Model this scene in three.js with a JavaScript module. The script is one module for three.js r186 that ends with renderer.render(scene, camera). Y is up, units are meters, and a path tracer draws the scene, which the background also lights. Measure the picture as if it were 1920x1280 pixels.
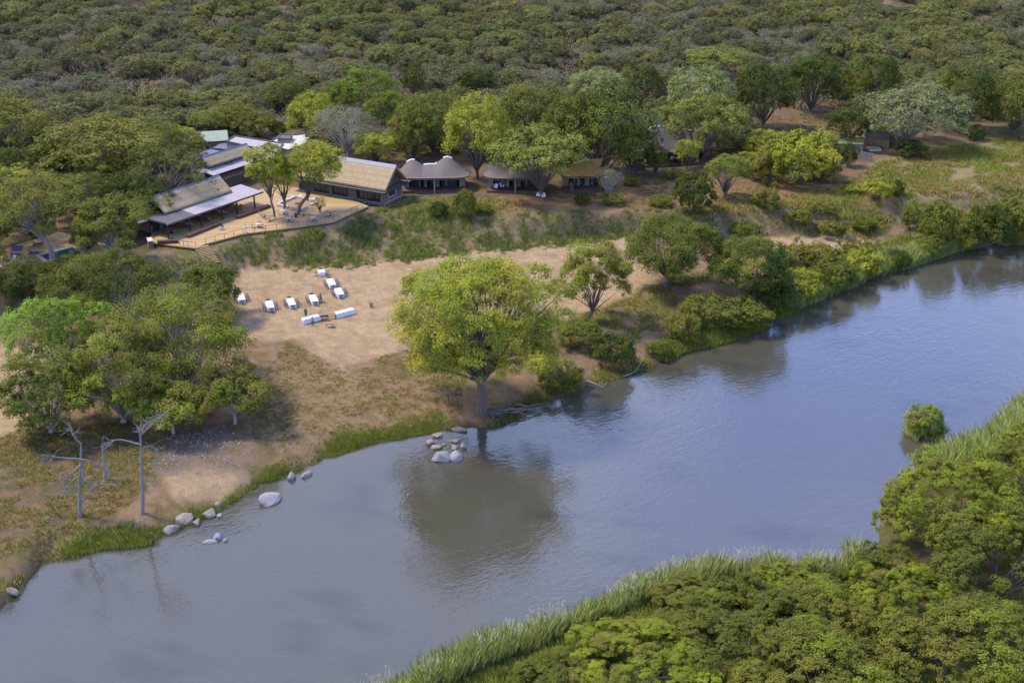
import * as THREE from 'three';
import { mergeGeometries } from 'three/addons/utils/BufferGeometryUtils.js';
import { MarchingCubes } from 'three/addons/objects/MarchingCubes.js';
import { RoundedBoxGeometry } from 'three/addons/geometries/RoundedBoxGeometry.js';

// ---------------------------------------------------------------- camera, sky, sun, exposure
const scene = new THREE.Scene();
const camera = new THREE.PerspectiveCamera(29.863, 1.5, 0.5, 9000);
camera.position.set(0, 86, 0);
camera.rotation.x = -23.8 * Math.PI / 180;
const renderer = new THREE.WebGLRenderer();
renderer.toneMapping = THREE.LinearToneMapping;
renderer.toneMappingExposure = 2.7;
renderer.shadowMap.enabled = true;

const SKY_STRENGTH = 0.8, SKY_CLOUD = 0.74;
const sun = new THREE.DirectionalLight(new THREE.Color(1, 0.9, 0.7), 2.2);
sun.name = 'sun';
sun.position.set(-165, 265, -285);
sun.target.position.set(0, 0, -230);
sun.castShadow = true; sun.shadow.radius = 22;
sun.shadow.mapSize.set(4096, 4096);
Object.assign(sun.shadow.camera, { left: -320, right: 320, top: 320, bottom: -320, near: 10, far: 900 });
scene.add(sun, sun.target);

// ---------------------------------------------------------------- numbers and noise
function rng(seed) { let s = (seed * 2654435761) >>> 0; return () => { s = (s + 0x6d2b79f5) | 0; let t = Math.imul(s ^ (s >>> 15), 1 | s); t = (t + Math.imul(t ^ (t >>> 7), 61 | t)) ^ t; return ((t ^ (t >>> 14)) >>> 0) / 4294967296; }; }
const hash2 = (x, y) => { let h = Math.imul(x, 374761393) + Math.imul(y, 668265263) | 0; h = Math.imul(h ^ (h >>> 13), 1274126177); return ((h ^ (h >>> 16)) >>> 0) / 4294967296; };
function vnoise(x, y, per = 0) {
  const ix = Math.floor(x), iy = Math.floor(y), fx = x - ix, fy = y - iy, u = fx * fx * (3 - 2 * fx), v = fy * fy * (3 - 2 * fy);
  const w = per ? (a) => ((a % per) + per) % per : (a) => a;
  const a = hash2(w(ix), w(iy)), b = hash2(w(ix + 1), w(iy)), c = hash2(w(ix), w(iy + 1)), d = hash2(w(ix + 1), w(iy + 1));
  return a + (b - a) * u + (c - a) * v + (a - b - c + d) * u * v;
}
function fbm(x, y, oct = 4, per = 0) { let s = 0, a = 0.5, t = 0; for (let i = 0; i < oct; i++) { s += a * vnoise(x + i * 17 * (per ? 0 : 1), y + i * 31 * (per ? 0 : 1), per); t += a; a *= 0.5; x *= 2; y *= 2; per *= 2; } return s / t; }
const clamp = (x, a = 0, b = 1) => Math.min(b, Math.max(a, x)), smooth = (a, b, x) => { const t = clamp((x - a) / (b - a)); return t * t * (3 - 2 * t); }, mix = (a, b, t) => a + (b - a) * t;
const mixc = (a, b, t) => [mix(a[0], b[0], t), mix(a[1], b[1], t), mix(a[2], b[2], t)];

// the sky: broken white cloud over blue, the same all the way round
{
  const W = 1024, H = 512, d = new Float32Array(W * H * 4);
  for (let r = 0; r < H; r++) {
    const up = ((r + 0.5) / H - 0.5) * Math.PI, y = Math.sin(up), cy = Math.cos(up);
    for (let c = 0; c < W; c++) {
      const a = ((c + 0.5) / W - 0.5) * 2 * Math.PI, x = Math.cos(a) * cy, z = Math.sin(a) * cy;
      const yy = Math.max(y, 0), e = Math.pow(1 - yy, 3), o = (r * W + c) * 4;
      let col = mixc([0.13, 0.28, 0.92], [0.85, 1.12, 1.75], e);
      const k = 1.5 / (yy + 0.22), px = x * k + 40.3, pz = z * k + 11.7;
      const n = fbm(px * 1.15, pz * 1.15, 6), m = fbm(px * 3.7 + 9, pz * 3.7 + 4, 4);
      const cover = smooth(0.66 - SKY_CLOUD * 0.36, 0.9 - SKY_CLOUD * 0.3, n * 0.78 + m * 0.22);
      const white = mixc([1.24, 1.33, 1.62], [0.44, 0.52, 0.8], smooth(0.42, 0.64, n));
      col = mixc(col, white, cover * 0.93 * (0.55 + 0.45 * smooth(0.12, 0.5, yy)));
      if (y < 0) col = mixc(col, [0.16, 0.15, 0.11], smooth(0, 0.06, -y));
      d[o] = col[0]; d[o + 1] = col[1]; d[o + 2] = col[2]; d[o + 3] = 1;
    }
  }
  const t = new THREE.DataTexture(d, W, H, THREE.RGBAFormat, THREE.FloatType);
  t.mapping = THREE.EquirectangularReflectionMapping; t.magFilter = THREE.LinearFilter; t.needsUpdate = true;
  scene.background = t; scene.environment = t;
  scene.backgroundIntensity = SKY_STRENGTH; scene.environmentIntensity = SKY_STRENGTH;
}

// ---------------------------------------------------------------- helpers
const used = new Map();
function numbered(n) { const k = used.get(n) ?? 0; used.set(n, k + 1); return k ? n + '_' + String(k).padStart(3, '0') : n; }
function shade(o) { o.castShadow = true; o.receiveShadow = true; return o; }
function tag(o, label, category, group, kind) { if (label) o.userData.label = label; if (category) o.userData.category = category; if (group) o.userData.group = group; if (kind) o.userData.kind = kind; return o; }
function thing(name, label, category, x, y, z, turn = 0, group) { const g = new THREE.Group(); g.name = numbered(name); g.position.set(x, y, z); g.rotation.y = turn; tag(g, label, category, group); scene.add(g); return g; }
function part(parent, name, geo, mat) { const m = shade(new THREE.Mesh(geo, mat)); m.name = name; parent.add(m); return m; }
function single(name, label, category, geo, mat, group) { const m = shade(new THREE.Mesh(geo, mat)); m.name = numbered(name); tag(m, label, category, group); scene.add(m); return m; }
function structure(name, geo, mat) { const m = shade(new THREE.Mesh(geo, mat)); m.name = numbered(name); m.userData.kind = 'structure'; scene.add(m); return m; }
function copyOf(o, label, group) { const c = o.clone(); c.name = numbered(o.name.replace(/_\d+$/, '')); c.userData = { ...o.userData }; if (label) c.userData.label = label; if (group) c.userData.group = group; scene.add(c); return c; }
const lin = (r, g, b) => new THREE.Color().setRGB(r, g, b);
function mat(c, roughness = 0.85, extra = {}) { return new THREE.MeshStandardMaterial({ color: lin(...c), roughness, ...extra }); }
function phys(c, roughness, extra) { return new THREE.MeshPhysicalMaterial({ color: lin(...c), roughness, ...extra }); }
function bx(w, h, d, x = 0, y = 0, z = 0, ry = 0) { const g = new THREE.BoxGeometry(w, h, d); if (ry) g.rotateY(ry); g.translate(x, y + h / 2, z); return g; }   // y = underside
function rbx(w, h, d, x = 0, y = 0, z = 0, r = 0.03) { const g = new RoundedBoxGeometry(w, h, d, 1, Math.min(r, w / 2.1, h / 2.1, d / 2.1)); g.translate(x, y + h / 2, z); return g; }
const V = (x, y, z) => new THREE.Vector3(x, y, z);
function bar(a, b, r, sides = 5, r2 = r) { const d = b.clone().sub(a), g = new THREE.CylinderGeometry(r2, r, d.length(), sides, 1); g.applyQuaternion(new THREE.Quaternion().setFromUnitVectors(V(0, 1, 0), d.clone().normalize())); const c = a.clone().add(b).multiplyScalar(0.5); g.translate(c.x, c.y, c.z); return g; }
function limb(pts, r0, r1, sides = 6, seg = 8, wob = 0, rand = null) {   // tapered bent tube
  const cv = new THREE.CatmullRomCurve3(pts), fr = cv.computeFrenetFrames(seg, false), pos = [], nor = [], uv = [], idx = [];
  for (let i = 0; i <= seg; i++) {
    const t = i / seg, p = cv.getPoint(t), r = mix(r0, r1, Math.pow(t, 0.8)) * (1 + (wob ? (rand() - 0.5) * wob : 0));
    for (let j = 0; j <= sides; j++) {
      const a = j / sides * Math.PI * 2, n = fr.normals[i].clone().multiplyScalar(Math.cos(a)).addScaledVector(fr.binormals[i], Math.sin(a));
      pos.push(p.x + n.x * r, p.y + n.y * r, p.z + n.z * r); nor.push(n.x, n.y, n.z); uv.push(j / sides, t * 6);
    }
  }
  for (let i = 0; i < seg; i++) for (let j = 0; j < sides; j++) { const a = i * (sides + 1) + j, b = a + sides + 1; idx.push(a, a + 1, b, b, a + 1, b + 1); }
  const g = new THREE.BufferGeometry();
  g.setAttribute('position', new THREE.Float32BufferAttribute(pos, 3)); g.setAttribute('normal', new THREE.Float32BufferAttribute(nor, 3)); g.setAttribute('uv', new THREE.Float32BufferAttribute(uv, 2)); g.setIndex(idx);
  return g;
}
const merge = (list) => mergeGeometries(list.map((g) => (g.index ? g.toNonIndexed() : g)), false);
function canvasNoise(n, f, srgb = true, repeat = true) {   // f(u, v) -> [r, g, b] in 0..1
  const d = new Uint8Array(n * n * 4);
  for (let y = 0; y < n; y++) for (let x = 0; x < n; x++) { const c = f(x / n, y / n), o = (y * n + x) * 4; for (let k = 0; k < 3; k++) d[o + k] = clamp(c[k]) * 255; d[o + 3] = 255; }
  const t = new THREE.DataTexture(d, n, n); t.magFilter = THREE.LinearFilter; t.minFilter = THREE.LinearMipmapLinearFilter; t.wrapS = t.wrapT = THREE.RepeatWrapping; if (srgb) t.colorSpace = THREE.SRGBColorSpace; t.needsUpdate = true;
  return t;
}
function scaled(t, sx, sy = sx) { const c = t.clone(); c.repeat.set(sx, sy); c.needsUpdate = true; return c; }
function uvMetres(g) {   // box-mapped uv in metres
  if (g.index) g = g.toNonIndexed();
  g.computeVertexNormals();
  const p = g.attributes.position, n = g.attributes.normal, uv = new Float32Array(p.count * 2);
  for (let i = 0; i < p.count; i++) {
    const ax = Math.abs(n.getX(i)), ay = Math.abs(n.getY(i)), az = Math.abs(n.getZ(i));
    const [a, b] = ay > ax && ay > az ? [p.getX(i), p.getZ(i)] : ax > az ? [p.getZ(i), p.getY(i)] : [p.getX(i), p.getY(i)];
    uv[i * 2] = a; uv[i * 2 + 1] = b;
  }
  g.setAttribute('uv', new THREE.BufferAttribute(uv, 2));
  return g;
}
// flat polygon in world x, z pulled up to a slab
function slab(pts, y0, y1) {
  const s = new THREE.Shape(pts.map(([x, z]) => new THREE.Vector2(x, -z)));
  const g = new THREE.ExtrudeGeometry(s, { depth: y1 - y0, bevelEnabled: false });
  g.rotateX(-Math.PI / 2); g.translate(0, y0, 0);
  return g;
}
function inside(poly, x, z) { let k = false; for (let i = 0, j = poly.length - 1; i < poly.length; j = i++) { const [a, b] = poly[i], [c, d] = poly[j]; if ((b > z) !== (d > z) && x < (c - a) * (z - b) / (d - b) + a) k = !k; } return k; }
function scatter(poly, n, seed, f) {
  const r = rng(seed), xs = poly.map((p) => p[0]), zs = poly.map((p) => p[1]), x0 = Math.min(...xs), x1 = Math.max(...xs), z0 = Math.min(...zs), z1 = Math.max(...zs);
  for (let i = 0, k = 0; k < n && i < n * 30; i++) { const x = mix(x0, x1, r()), z = mix(z0, z1, r()); if (inside(poly, x, z)) { if (f(x, z, r) !== false) k++; else k += 0.25; } }
}

// ---------------------------------------------------------------- terrain
const lineZ = (line) => (x) => { if (x <= line[0][0]) return line[0][1]; for (let i = 1; i < line.length; i++) if (x <= line[i][0]) { const [a, b] = line[i - 1], [c, d] = line[i]; return mix(b, d, (x - a) / (c - a)); } return line[line.length - 1][1]; };
const FAR_SHORE = [[-300, -40], [-58.0, -115.8], [-57.9, -120.3], [-56.8, -125.0], [-56.3, -130.0], [-53.8, -131.1], [-50.2, -133.2], [-45.5, -133.9], [-42.0, -136.9], [-37.1, -142.5], [-33.5, -148.8], [-28.9, -151.6], [-25.8, -155.7], [-20.4, -159.9], [-12.3, -163.1], [-7.7, -164.1], [-4.6, -164.1], [0.0, -167.8], [3.2, -172.7], [11.6, -179.0], [15.9, -181.7], [21.2, -184.5], [28.5, -192.4], [34.6, -195.0], [42.0, -201.3], [47.8, -207.8], [58.2, -216.6], [69.4, -225.9], [75.7, -230.5], [87.8, -239.6], [95.4, -243.4], [103.8, -244.3], [120.4, -249.2], [153.9, -263.3], [700, -420]];
const NEAR_SHORE = [[-300, 40], [-90, -30], [-16.8, -99.8], [-14.0, -103.4], [-8.8, -106.5], [-3.4, -110.4], [2.3, -113.7], [8.3, -117.5], [14.6, -121.7], [18.6, -124.4], [27.6, -126.8], [31.9, -125.9], [37.5, -125.9], [40.8, -129.2], [43.9, -129.0], [46.4, -138.6], [51.9, -148.6], [61.1, -155.2], [67.6, -159.1], [75.7, -169.0], [88.4, -180.9], [111.4, -197.7], [700, -330]];
const SLOPE_FOOT = [[-300, -165], [-100.6, -190.5], [-85.7, -197.1], [-74.8, -199.4], [-65.0, -206.6], [-55.3, -212.9], [-50.3, -221.7], [-43.7, -223.4], [-36.1, -226.0], [-26.3, -228.3], [-20.3, -229.8], [-6.2, -234.0], [0.0, -236.8], [12.7, -241.2], [23.5, -243.5], [29.9, -242.8], [40.4, -241.5], [52.3, -243.1], [68.0, -241.5], [81.3, -243.5], [106.4, -253.6], [700, -440]];
const SLOPE_TOP = [[-300, -215], [-96.7, -204.0], [-89.4, -209.1], [-72.3, -214.4], [-62.0, -222.8], [-57.1, -225.2], [-50.7, -230.6], [-41.2, -234.7], [-34.4, -238.2], [-28.0, -247.0], [-21.6, -248.4], [-10.7, -246.3], [0.0, -244.9], [9.6, -244.2], [15.0, -245.6], [25.8, -246.3], [36.2, -244.2], [47.6, -248.4], [70.8, -254.8], [88.7, -259.3], [112.1, -271.1], [700, -500]];
const zFar = lineZ(FAR_SHORE), zNear = lineZ(NEAR_SHORE), zFoot = lineZ(SLOPE_FOOT), zTop = lineZ(SLOPE_TOP);
const POOL_TERRACE = [[-96.8, -213.3], [-100.6, -233.6], [-87.4, -237.4], [-73.0, -230.5], [-71.1, -214.7], [-79.8, -210.7]];
function groundY(x, z) {
  const n = fbm(x * 0.11 + 3, z * 0.11 + 7, 3) - 0.5, n2 = fbm(x * 0.5, z * 0.5, 2) - 0.5;
  const f = (zFar(x) + (n2 * 1.6) - z) * 0.86;          // metres inland of the far shore
  const q = (z - zNear(x) - n2 * 1.6) * 0.8;            // metres inland of the near shore
  if (q > -6 && q > f) return q < 0 ? Math.max(-1.4, q * 0.3) : 1.5 * (1 - Math.exp(-q / 2.5)) + n * 0.7 * smooth(1, 5, q);
  if (f < 0) return Math.max(-1.6, f * 0.3);
  const a = zFoot(x), b = Math.min(zTop(x), a - 0.5);
  let h = (1.9 + smooth(20, 60, x) * -0.5) * (1 - Math.exp(-f / 3.2)) + n * 0.7 * smooth(2, 8, f) + n2 * 0.18;
  const t = clamp((a - z) / (a - b)), s = t * t * (3 - 2 * t);
  h = mix(h, 6 + n * 0.5 * smooth(-4, -14, z - b), s) + Math.sin(s * Math.PI) * n2 * 1.5;
  h += smooth(300, 620, -z) * 4 * (0.5 + fbm(x * 0.008, z * 0.008, 2));
  return h;
}

// ---------------------------------------------------------------- materials
const grainA = canvasNoise(512, (u, v) => { const a = fbm(u * 64, v * 64, 3, 64), b = fbm(u * 8, v * 8, 4, 8), c = hash2(u * 512 | 0, v * 512 | 0); const s = 0.6 + 0.22 * a + 0.12 * b + 0.14 * c; return [s, s * 0.985, s * 0.96]; });
const grainB = canvasNoise(512, (u, v) => { const a = fbm(u * 128, v * 128, 2, 128), b = fbm(u * 16, v * 16, 4, 16); const s = clamp(0.5 * a + 0.5 * b); return [s, s, s]; }, false);
const thatchT = canvasNoise(512, (u, v) => { const a = fbm(u * 256, v * 24, 3, 8), b = fbm(u * 10, v * 10, 4, 10), c = vnoise(u * 4, v * 40, 4); const s = 0.5 + 0.32 * a + 0.14 * b + 0.06 * c; return [s, s * 0.98, s * 0.93]; });
const plankT = canvasNoise(512, (u, v) => { const n = 24, k = Math.floor(v * n), e = v * n - k, t = 0.72 + 0.2 * hash2(k, 7) + 0.1 * (fbm(u * 6 + k * 3, v * n * 3, 3) - 0.5); const j = e < 0.09 ? 0.45 : 1; return [t * j, t * 0.97 * j, t * 0.93 * j]; });
const ribT = canvasNoise(128, (u, v) => { const s = 0.5 + 0.5 * Math.sin(u * Math.PI * 2 * 8); return [s, s, s]; }, false);
const M = {
  ground: new THREE.MeshPhysicalMaterial({ specularIntensity: 0.15, vertexColors: true, roughness: 0.95, map: scaled(grainA, 0.17), bumpMap: scaled(grainB, 0.23), bumpScale: 0.2 }),
  bark: mat([0.125, 0.1, 0.078], 0.95, { bumpMap: scaled(grainB, 2), bumpScale: 0.05 }),
  paleBark: mat([0.3, 0.27, 0.23], 0.95, { bumpMap: scaled(grainB, 2), bumpScale: 0.04 }),
  deadWood: mat([0.2, 0.18, 0.165], 0.95, { bumpMap: scaled(grainB, 2), bumpScale: 0.04 }),
  rock: new THREE.MeshStandardMaterial({ vertexColors: true, roughness: 0.9, bumpMap: scaled(grainB, 0.6), bumpScale: 0.06 }),
  thatch: mat([0.6, 0.46, 0.27], 0.95, { map: scaled(thatchT, 0.4), bumpMap: scaled(thatchT, 0.4), bumpScale: 0.06 }),
  thatchGrey: mat([0.27, 0.225, 0.2], 0.95, { map: scaled(thatchT, 0.4), bumpMap: scaled(thatchT, 0.4), bumpScale: 0.08 }),
  thatchGold: mat([0.55, 0.32, 0.08], 0.95, { map: scaled(thatchT, 0.4), bumpMap: scaled(thatchT, 0.4), bumpScale: 0.06 }),
  deck: mat([0.54, 0.37, 0.165], 0.75, { map: scaled(plankT, 0.3), bumpMap: scaled(plankT, 0.3), bumpScale: 0.01 }),
  deckDark: mat([0.16, 0.075, 0.045], 0.8, { map: scaled(plankT, 0.3) }),
  timber: mat([0.2, 0.085, 0.045], 0.8, { map: scaled(plankT, 0.5) }),
  rawWood: mat([0.46, 0.26, 0.12], 0.8, { map: scaled(plankT, 0.8) }),
  rail: mat([0.23, 0.12, 0.055], 0.8),
  black: mat([0.022, 0.023, 0.025], 0.6),
  darkTimber: mat([0.08, 0.07, 0.06], 0.85),
  ridge: mat([0.13, 0.135, 0.17], 0.55, { metalness: 0.3 }),
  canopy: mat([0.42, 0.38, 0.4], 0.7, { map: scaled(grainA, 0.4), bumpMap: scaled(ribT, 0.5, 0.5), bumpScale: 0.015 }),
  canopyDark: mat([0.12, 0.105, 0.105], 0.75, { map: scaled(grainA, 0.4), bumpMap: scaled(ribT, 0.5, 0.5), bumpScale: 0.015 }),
  blueSheet: mat([0.16, 0.17, 0.26], 0.5, { metalness: 0.2, map: scaled(grainA, 0.4), bumpMap: scaled(ribT, 0.5, 0.5), bumpScale: 0.015 }),
  greenSheet: mat([0.3, 0.36, 0.26], 0.65, { map: scaled(grainA, 0.3), bumpMap: scaled(ribT, 0.5, 0.5), bumpScale: 0.015 }),
  plaster: mat([0.3, 0.26, 0.2], 0.9, { map: scaled(grainA, 0.5) }),
  plasterGreen: mat([0.29, 0.28, 0.17], 0.9, { map: scaled(grainA, 0.5) }),
  stone: mat([0.25, 0.215, 0.185], 0.9, { map: scaled(grainA, 0.9), bumpMap: scaled(grainB, 0.8), bumpScale: 0.06 }),
  stoneBrown: mat([0.17, 0.12, 0.085], 0.95, { map: scaled(grainA, 0.9), bumpMap: scaled(grainB, 1.2), bumpScale: 0.1 }),
  paleStone: mat([0.6, 0.57, 0.54], 0.8, { map: scaled(grainA, 0.6) }),
  white: mat([0.62, 0.62, 0.62], 0.7),
  cloth: phys([0.6, 0.6, 0.61], 0.85, { sheen: 0.3, sheenColor: lin(1, 1, 1) }),
  cushion: mat([0.72, 0.72, 0.74], 0.9),
  blueCushion: mat([0.05, 0.07, 0.2], 0.9),
  glass: phys([0.03, 0.035, 0.04], 0.08, { ior: 1.5, specularIntensity: 1 }),
  glassPale: phys([0.1, 0.12, 0.13], 0.1, {}),
  chairFrame: mat([0.055, 0.05, 0.048], 0.7),
  canvasGrey: mat([0.13, 0.125, 0.12], 0.9),
  poolTile: phys([0.02, 0.075, 0.08], 0.06, { ior: 1.4 }),
  straw: mat([0.5, 0.37, 0.16], 0.95, { map: scaled(thatchT, 0.8) }),
  sod: mat([0.2, 0.22, 0.05], 0.95, { map: scaled(grainA, 0.8), bumpMap: scaled(grainB, 1), bumpScale: 0.1 }),
  embers: mat([0.05, 0.045, 0.04], 0.95),
};
// a pool of standing water in the river, muddy, with ripples
const rippleT = canvasNoise(1024, (u, v) => { const a = fbm(u * 14 + 2 * fbm(u * 6, v * 6, 2, 6) * 0, v * 40, 3, 0 || 2), s1 = fbm(u * 16, v * 32, 4, 16), s2 = fbm(u * 64, v * 96, 3, 32); const s = 0.62 * s1 + 0.38 * s2; return [s, s, s]; }, false);
M.water = phys([0.05, 0.048, 0.036], 0.05, { ior: 1.82, vertexColors: true, bumpMap: scaled(rippleT, 1 / 22, 1 / 22), bumpScale: 0.04 });

// ---------------------------------------------------------------- the ground, one sheet out to the horizon
const ZONES = {
  sand: [[-43.8, -190.5], [-48.8, -209.1], [-51.7, -223.7], [-36.2, -226.6], [-20.4, -230.4], [0.0, -237.1], [23.5, -243.5], [23.5, -231.0], [26.4, -219.5], [20.6, -209.1], [9.0, -199.4], [-17.2, -188.3], [-26.5, -180.2], [-36.4, -190.5]],
  sandLeft: [[-76.5, -155.8], [-90.2, -190.5], [-77.3, -188.3], [-70.4, -180.2], [-65.8, -170.8], [-68.2, -157.4]],
  sandBar: [[-43.7, -141.6], [-46.4, -147.0], [-41.6, -150.5], [-35.1, -148.4], [-34.8, -144.9], [-37.7, -142.2]],
  path: [[44.1, -238.6], [51.4, -244.1], [64.2, -243.5], [80.3, -240.2], [77.2, -236.4], [62.0, -234.0], [51.1, -236.4]],
  earth: [[-28.2, -147.3], [-30.1, -160.6], [-36.8, -163.9], [-36.1, -178.2], [-26.5, -180.2], [-14.0, -167.3], [-7.8, -165.8], [-19.8, -162.5]],
  gravel: [[-48.7, -147.9], [-50.3, -156.8], [-40.9, -161.5], [-35.7, -153.7], [-36.8, -148.6], [-43.4, -146.5]],
  terrace: [[-6.4, -246.6], [-4.4, -255.6], [13.2, -253.7], [40.3, -275.3], [61.4, -263.1], [83.1, -259.3], [81.0, -251.9], [53.7, -251.9], [25.8, -247.0]],
  meadow: [[80.6, -271.1], [82.7, -283.9], [101.6, -297.8], [129.1, -310.4], [138.7, -283.9], [116.5, -275.9], [96.0, -263.8]],
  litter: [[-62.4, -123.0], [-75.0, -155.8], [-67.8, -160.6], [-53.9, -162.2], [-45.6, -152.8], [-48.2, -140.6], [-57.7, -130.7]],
};
function zoneWeight(poly, x, z, soft) {   // 1 inside, falling to 0 over a ragged edge
  let d = 1e9; for (let i = 0, j = poly.length - 1; i < poly.length; j = i++) { const [ax, az] = poly[j], [bx_, bz] = poly[i], ex = bx_ - ax, ez = bz - az, t = clamp(((x - ax) * ex + (z - az) * ez) / (ex * ex + ez * ez)); d = Math.min(d, Math.hypot(x - ax - ex * t, z - az - ez * t)); }
  if (!inside(poly, x, z)) d = -d;
  return smooth(-soft, soft, d + (fbm(x * 0.45, z * 0.45, 3) - 0.5) * soft * 2.6);
}
function groundColour(x, z, y) {
  const a = fbm(x * 0.09 + 50, z * 0.09, 4), b = fbm(x * 0.5, z * 0.5 + 20, 3), c = hash2(Math.round(x * 4), Math.round(z * 4)), e = fbm(x * 1.6, z * 1.6, 2);
  let col = mixc([0.25, 0.165, 0.1], [0.17, 0.14, 0.07], smooth(0.4, 0.62, a));            // bush floor: litter and thin grass
  col = mixc(col, [0.3, 0.21, 0.13], smooth(0.55, 0.72, b) * 0.6);
  const f = zFar(x) - z;
  if (f > -3 && z > zTop(x) - 3) {                                                           // bank below the lodge terrace
    col = mixc([0.36, 0.24, 0.145], [0.22, 0.17, 0.075], smooth(0.44, 0.6, b * 0.6 + e * 0.4));
    if (z < zFoot(x) + 1) col = mixc([0.36, 0.255, 0.165], [0.2, 0.19, 0.07], smooth(0.42, 0.6, e * 0.5 + b * 0.5));
  }
  col = mixc(col, mixc([0.36, 0.215, 0.12], [0.26, 0.175, 0.085], smooth(0.45, 0.65, b)), zoneWeight(ZONES.terrace, x, z, 3));
  col = mixc(col, mixc([0.36, 0.28, 0.14], [0.18, 0.2, 0.06], smooth(0.47, 0.6, a * 0.5 + b * 0.5)), zoneWeight(ZONES.meadow, x, z, 4));
  col = mixc(col, mixc([0.38, 0.26, 0.15], [0.29, 0.215, 0.1], smooth(0.45, 0.62, e)), zoneWeight(ZONES.earth, x, z, 3));
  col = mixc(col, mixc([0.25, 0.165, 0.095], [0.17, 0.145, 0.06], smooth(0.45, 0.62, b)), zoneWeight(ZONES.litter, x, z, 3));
  const sand = [0.56, 0.4, 0.235];
  col = mixc(col, mixc(sand, [0.48, 0.335, 0.195], smooth(0.5, 0.72, b)), zoneWeight(ZONES.sand, x, z, 1.6));
  col = mixc(col, sand, Math.max(zoneWeight(ZONES.sandLeft, x, z, 2), zoneWeight(ZONES.sandBar, x, z, 0.9) * 0.8, zoneWeight(ZONES.path, x, z, 1.2)));
  col = mixc(col, [0.24, 0.185, 0.135], zoneWeight(ZONES.gravel, x, z, 2.4) * 0.6);
  if (y < 0.35 && z < zNear(x)) col = mixc(col, [0.11, 0.08, 0.05], smooth(0.35, 0.02, y) * (0.6 + 0.4 * b));       // wet mud at the water's edge
  if (z > zNear(x) - 1) col = mixc([0.15, 0.135, 0.05], [0.24, 0.17, 0.08], smooth(0.48, 0.62, b));
  const k = 0.86 + 0.28 * c * 0.5 + 0.2 * (e - 0.5);
  return [col[0] * k, col[1] * k, col[2] * k];
}
{
  const axis = (lo, hi, step, out) => { const a = []; for (let x = lo; x <= hi + 1e-6; x += step) a.push(x); for (let s = step * 1.3, x = hi; x < out; s *= 1.25) { x += s; a.push(x); } for (let s = step * 1.3, x = lo; x > -out; s *= 1.25) { x -= s; a.unshift(x); } return a; };
  const xs = axis(-125, 135, 0.8, 5000), zs = axis(-305, -96, 0.8, 5000), nx = xs.length, nz = zs.length;
  const pos = new Float32Array(nx * nz * 3), col = new Float32Array(nx * nz * 3), uv = new Float32Array(nx * nz * 2), idx = [];
  for (let j = 0, k = 0; j < nz; j++) for (let i = 0; i < nx; i++, k++) {
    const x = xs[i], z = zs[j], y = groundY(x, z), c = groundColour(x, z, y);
    pos.set([x, y, z], k * 3); col.set(c, k * 3); uv.set([x, z], k * 2);
    if (i && j) { const a = k, b = k - 1, d = k - nx, e = d - 1; idx.push(e, b, a, e, a, d); }
  }
  const g = new THREE.BufferGeometry();
  g.setAttribute('position', new THREE.BufferAttribute(pos, 3)); g.setAttribute('color', new THREE.BufferAttribute(col, 3)); g.setAttribute('uv', new THREE.BufferAttribute(uv, 2)); g.setIndex(idx); g.computeVertexNormals();
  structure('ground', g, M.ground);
}
{ // the river: muddy, with drowned stones and weed beds that show as darker patches
  const n = 260, pos = [], col = [], uv = [], idx = [], X0 = -300, X1 = 600, Z0 = -440, Z1 = 60;
  for (let j = 0; j <= n; j++) for (let i = 0; i <= n; i++) {
    const x = mix(X0, X1, i / n), z = mix(Z0, Z1, j / n); pos.push(x, 0, z); uv.push(x * 0.83 - z * 0.55, x * 0.55 + z * 0.83);
    const w = smooth(0.62, 0.74, fbm(x * 0.13 + 4, z * 0.2 + 8, 4)), d = fbm(x * 0.05, z * 0.07, 3); col.push(...mixc(mixc([1, 1, 1], [1.14, 1.04, 0.86], d), [0.62, 0.6, 0.55], w * 0.7));
    if (i && j) { const a = j * (n + 1) + i, b = a - 1, d2 = a - n - 1, e = d2 - 1; idx.push(e, b, a, e, a, d2); }
  }
  const g = new THREE.BufferGeometry();
  g.setAttribute('position', new THREE.Float32BufferAttribute(pos, 3)); g.setAttribute('color', new THREE.Float32BufferAttribute(col, 3)); g.setAttribute('uv', new THREE.Float32BufferAttribute(uv, 2)); g.setIndex(idx); g.computeVertexNormals();
  structure('river_water', g, M.water);
}

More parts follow.
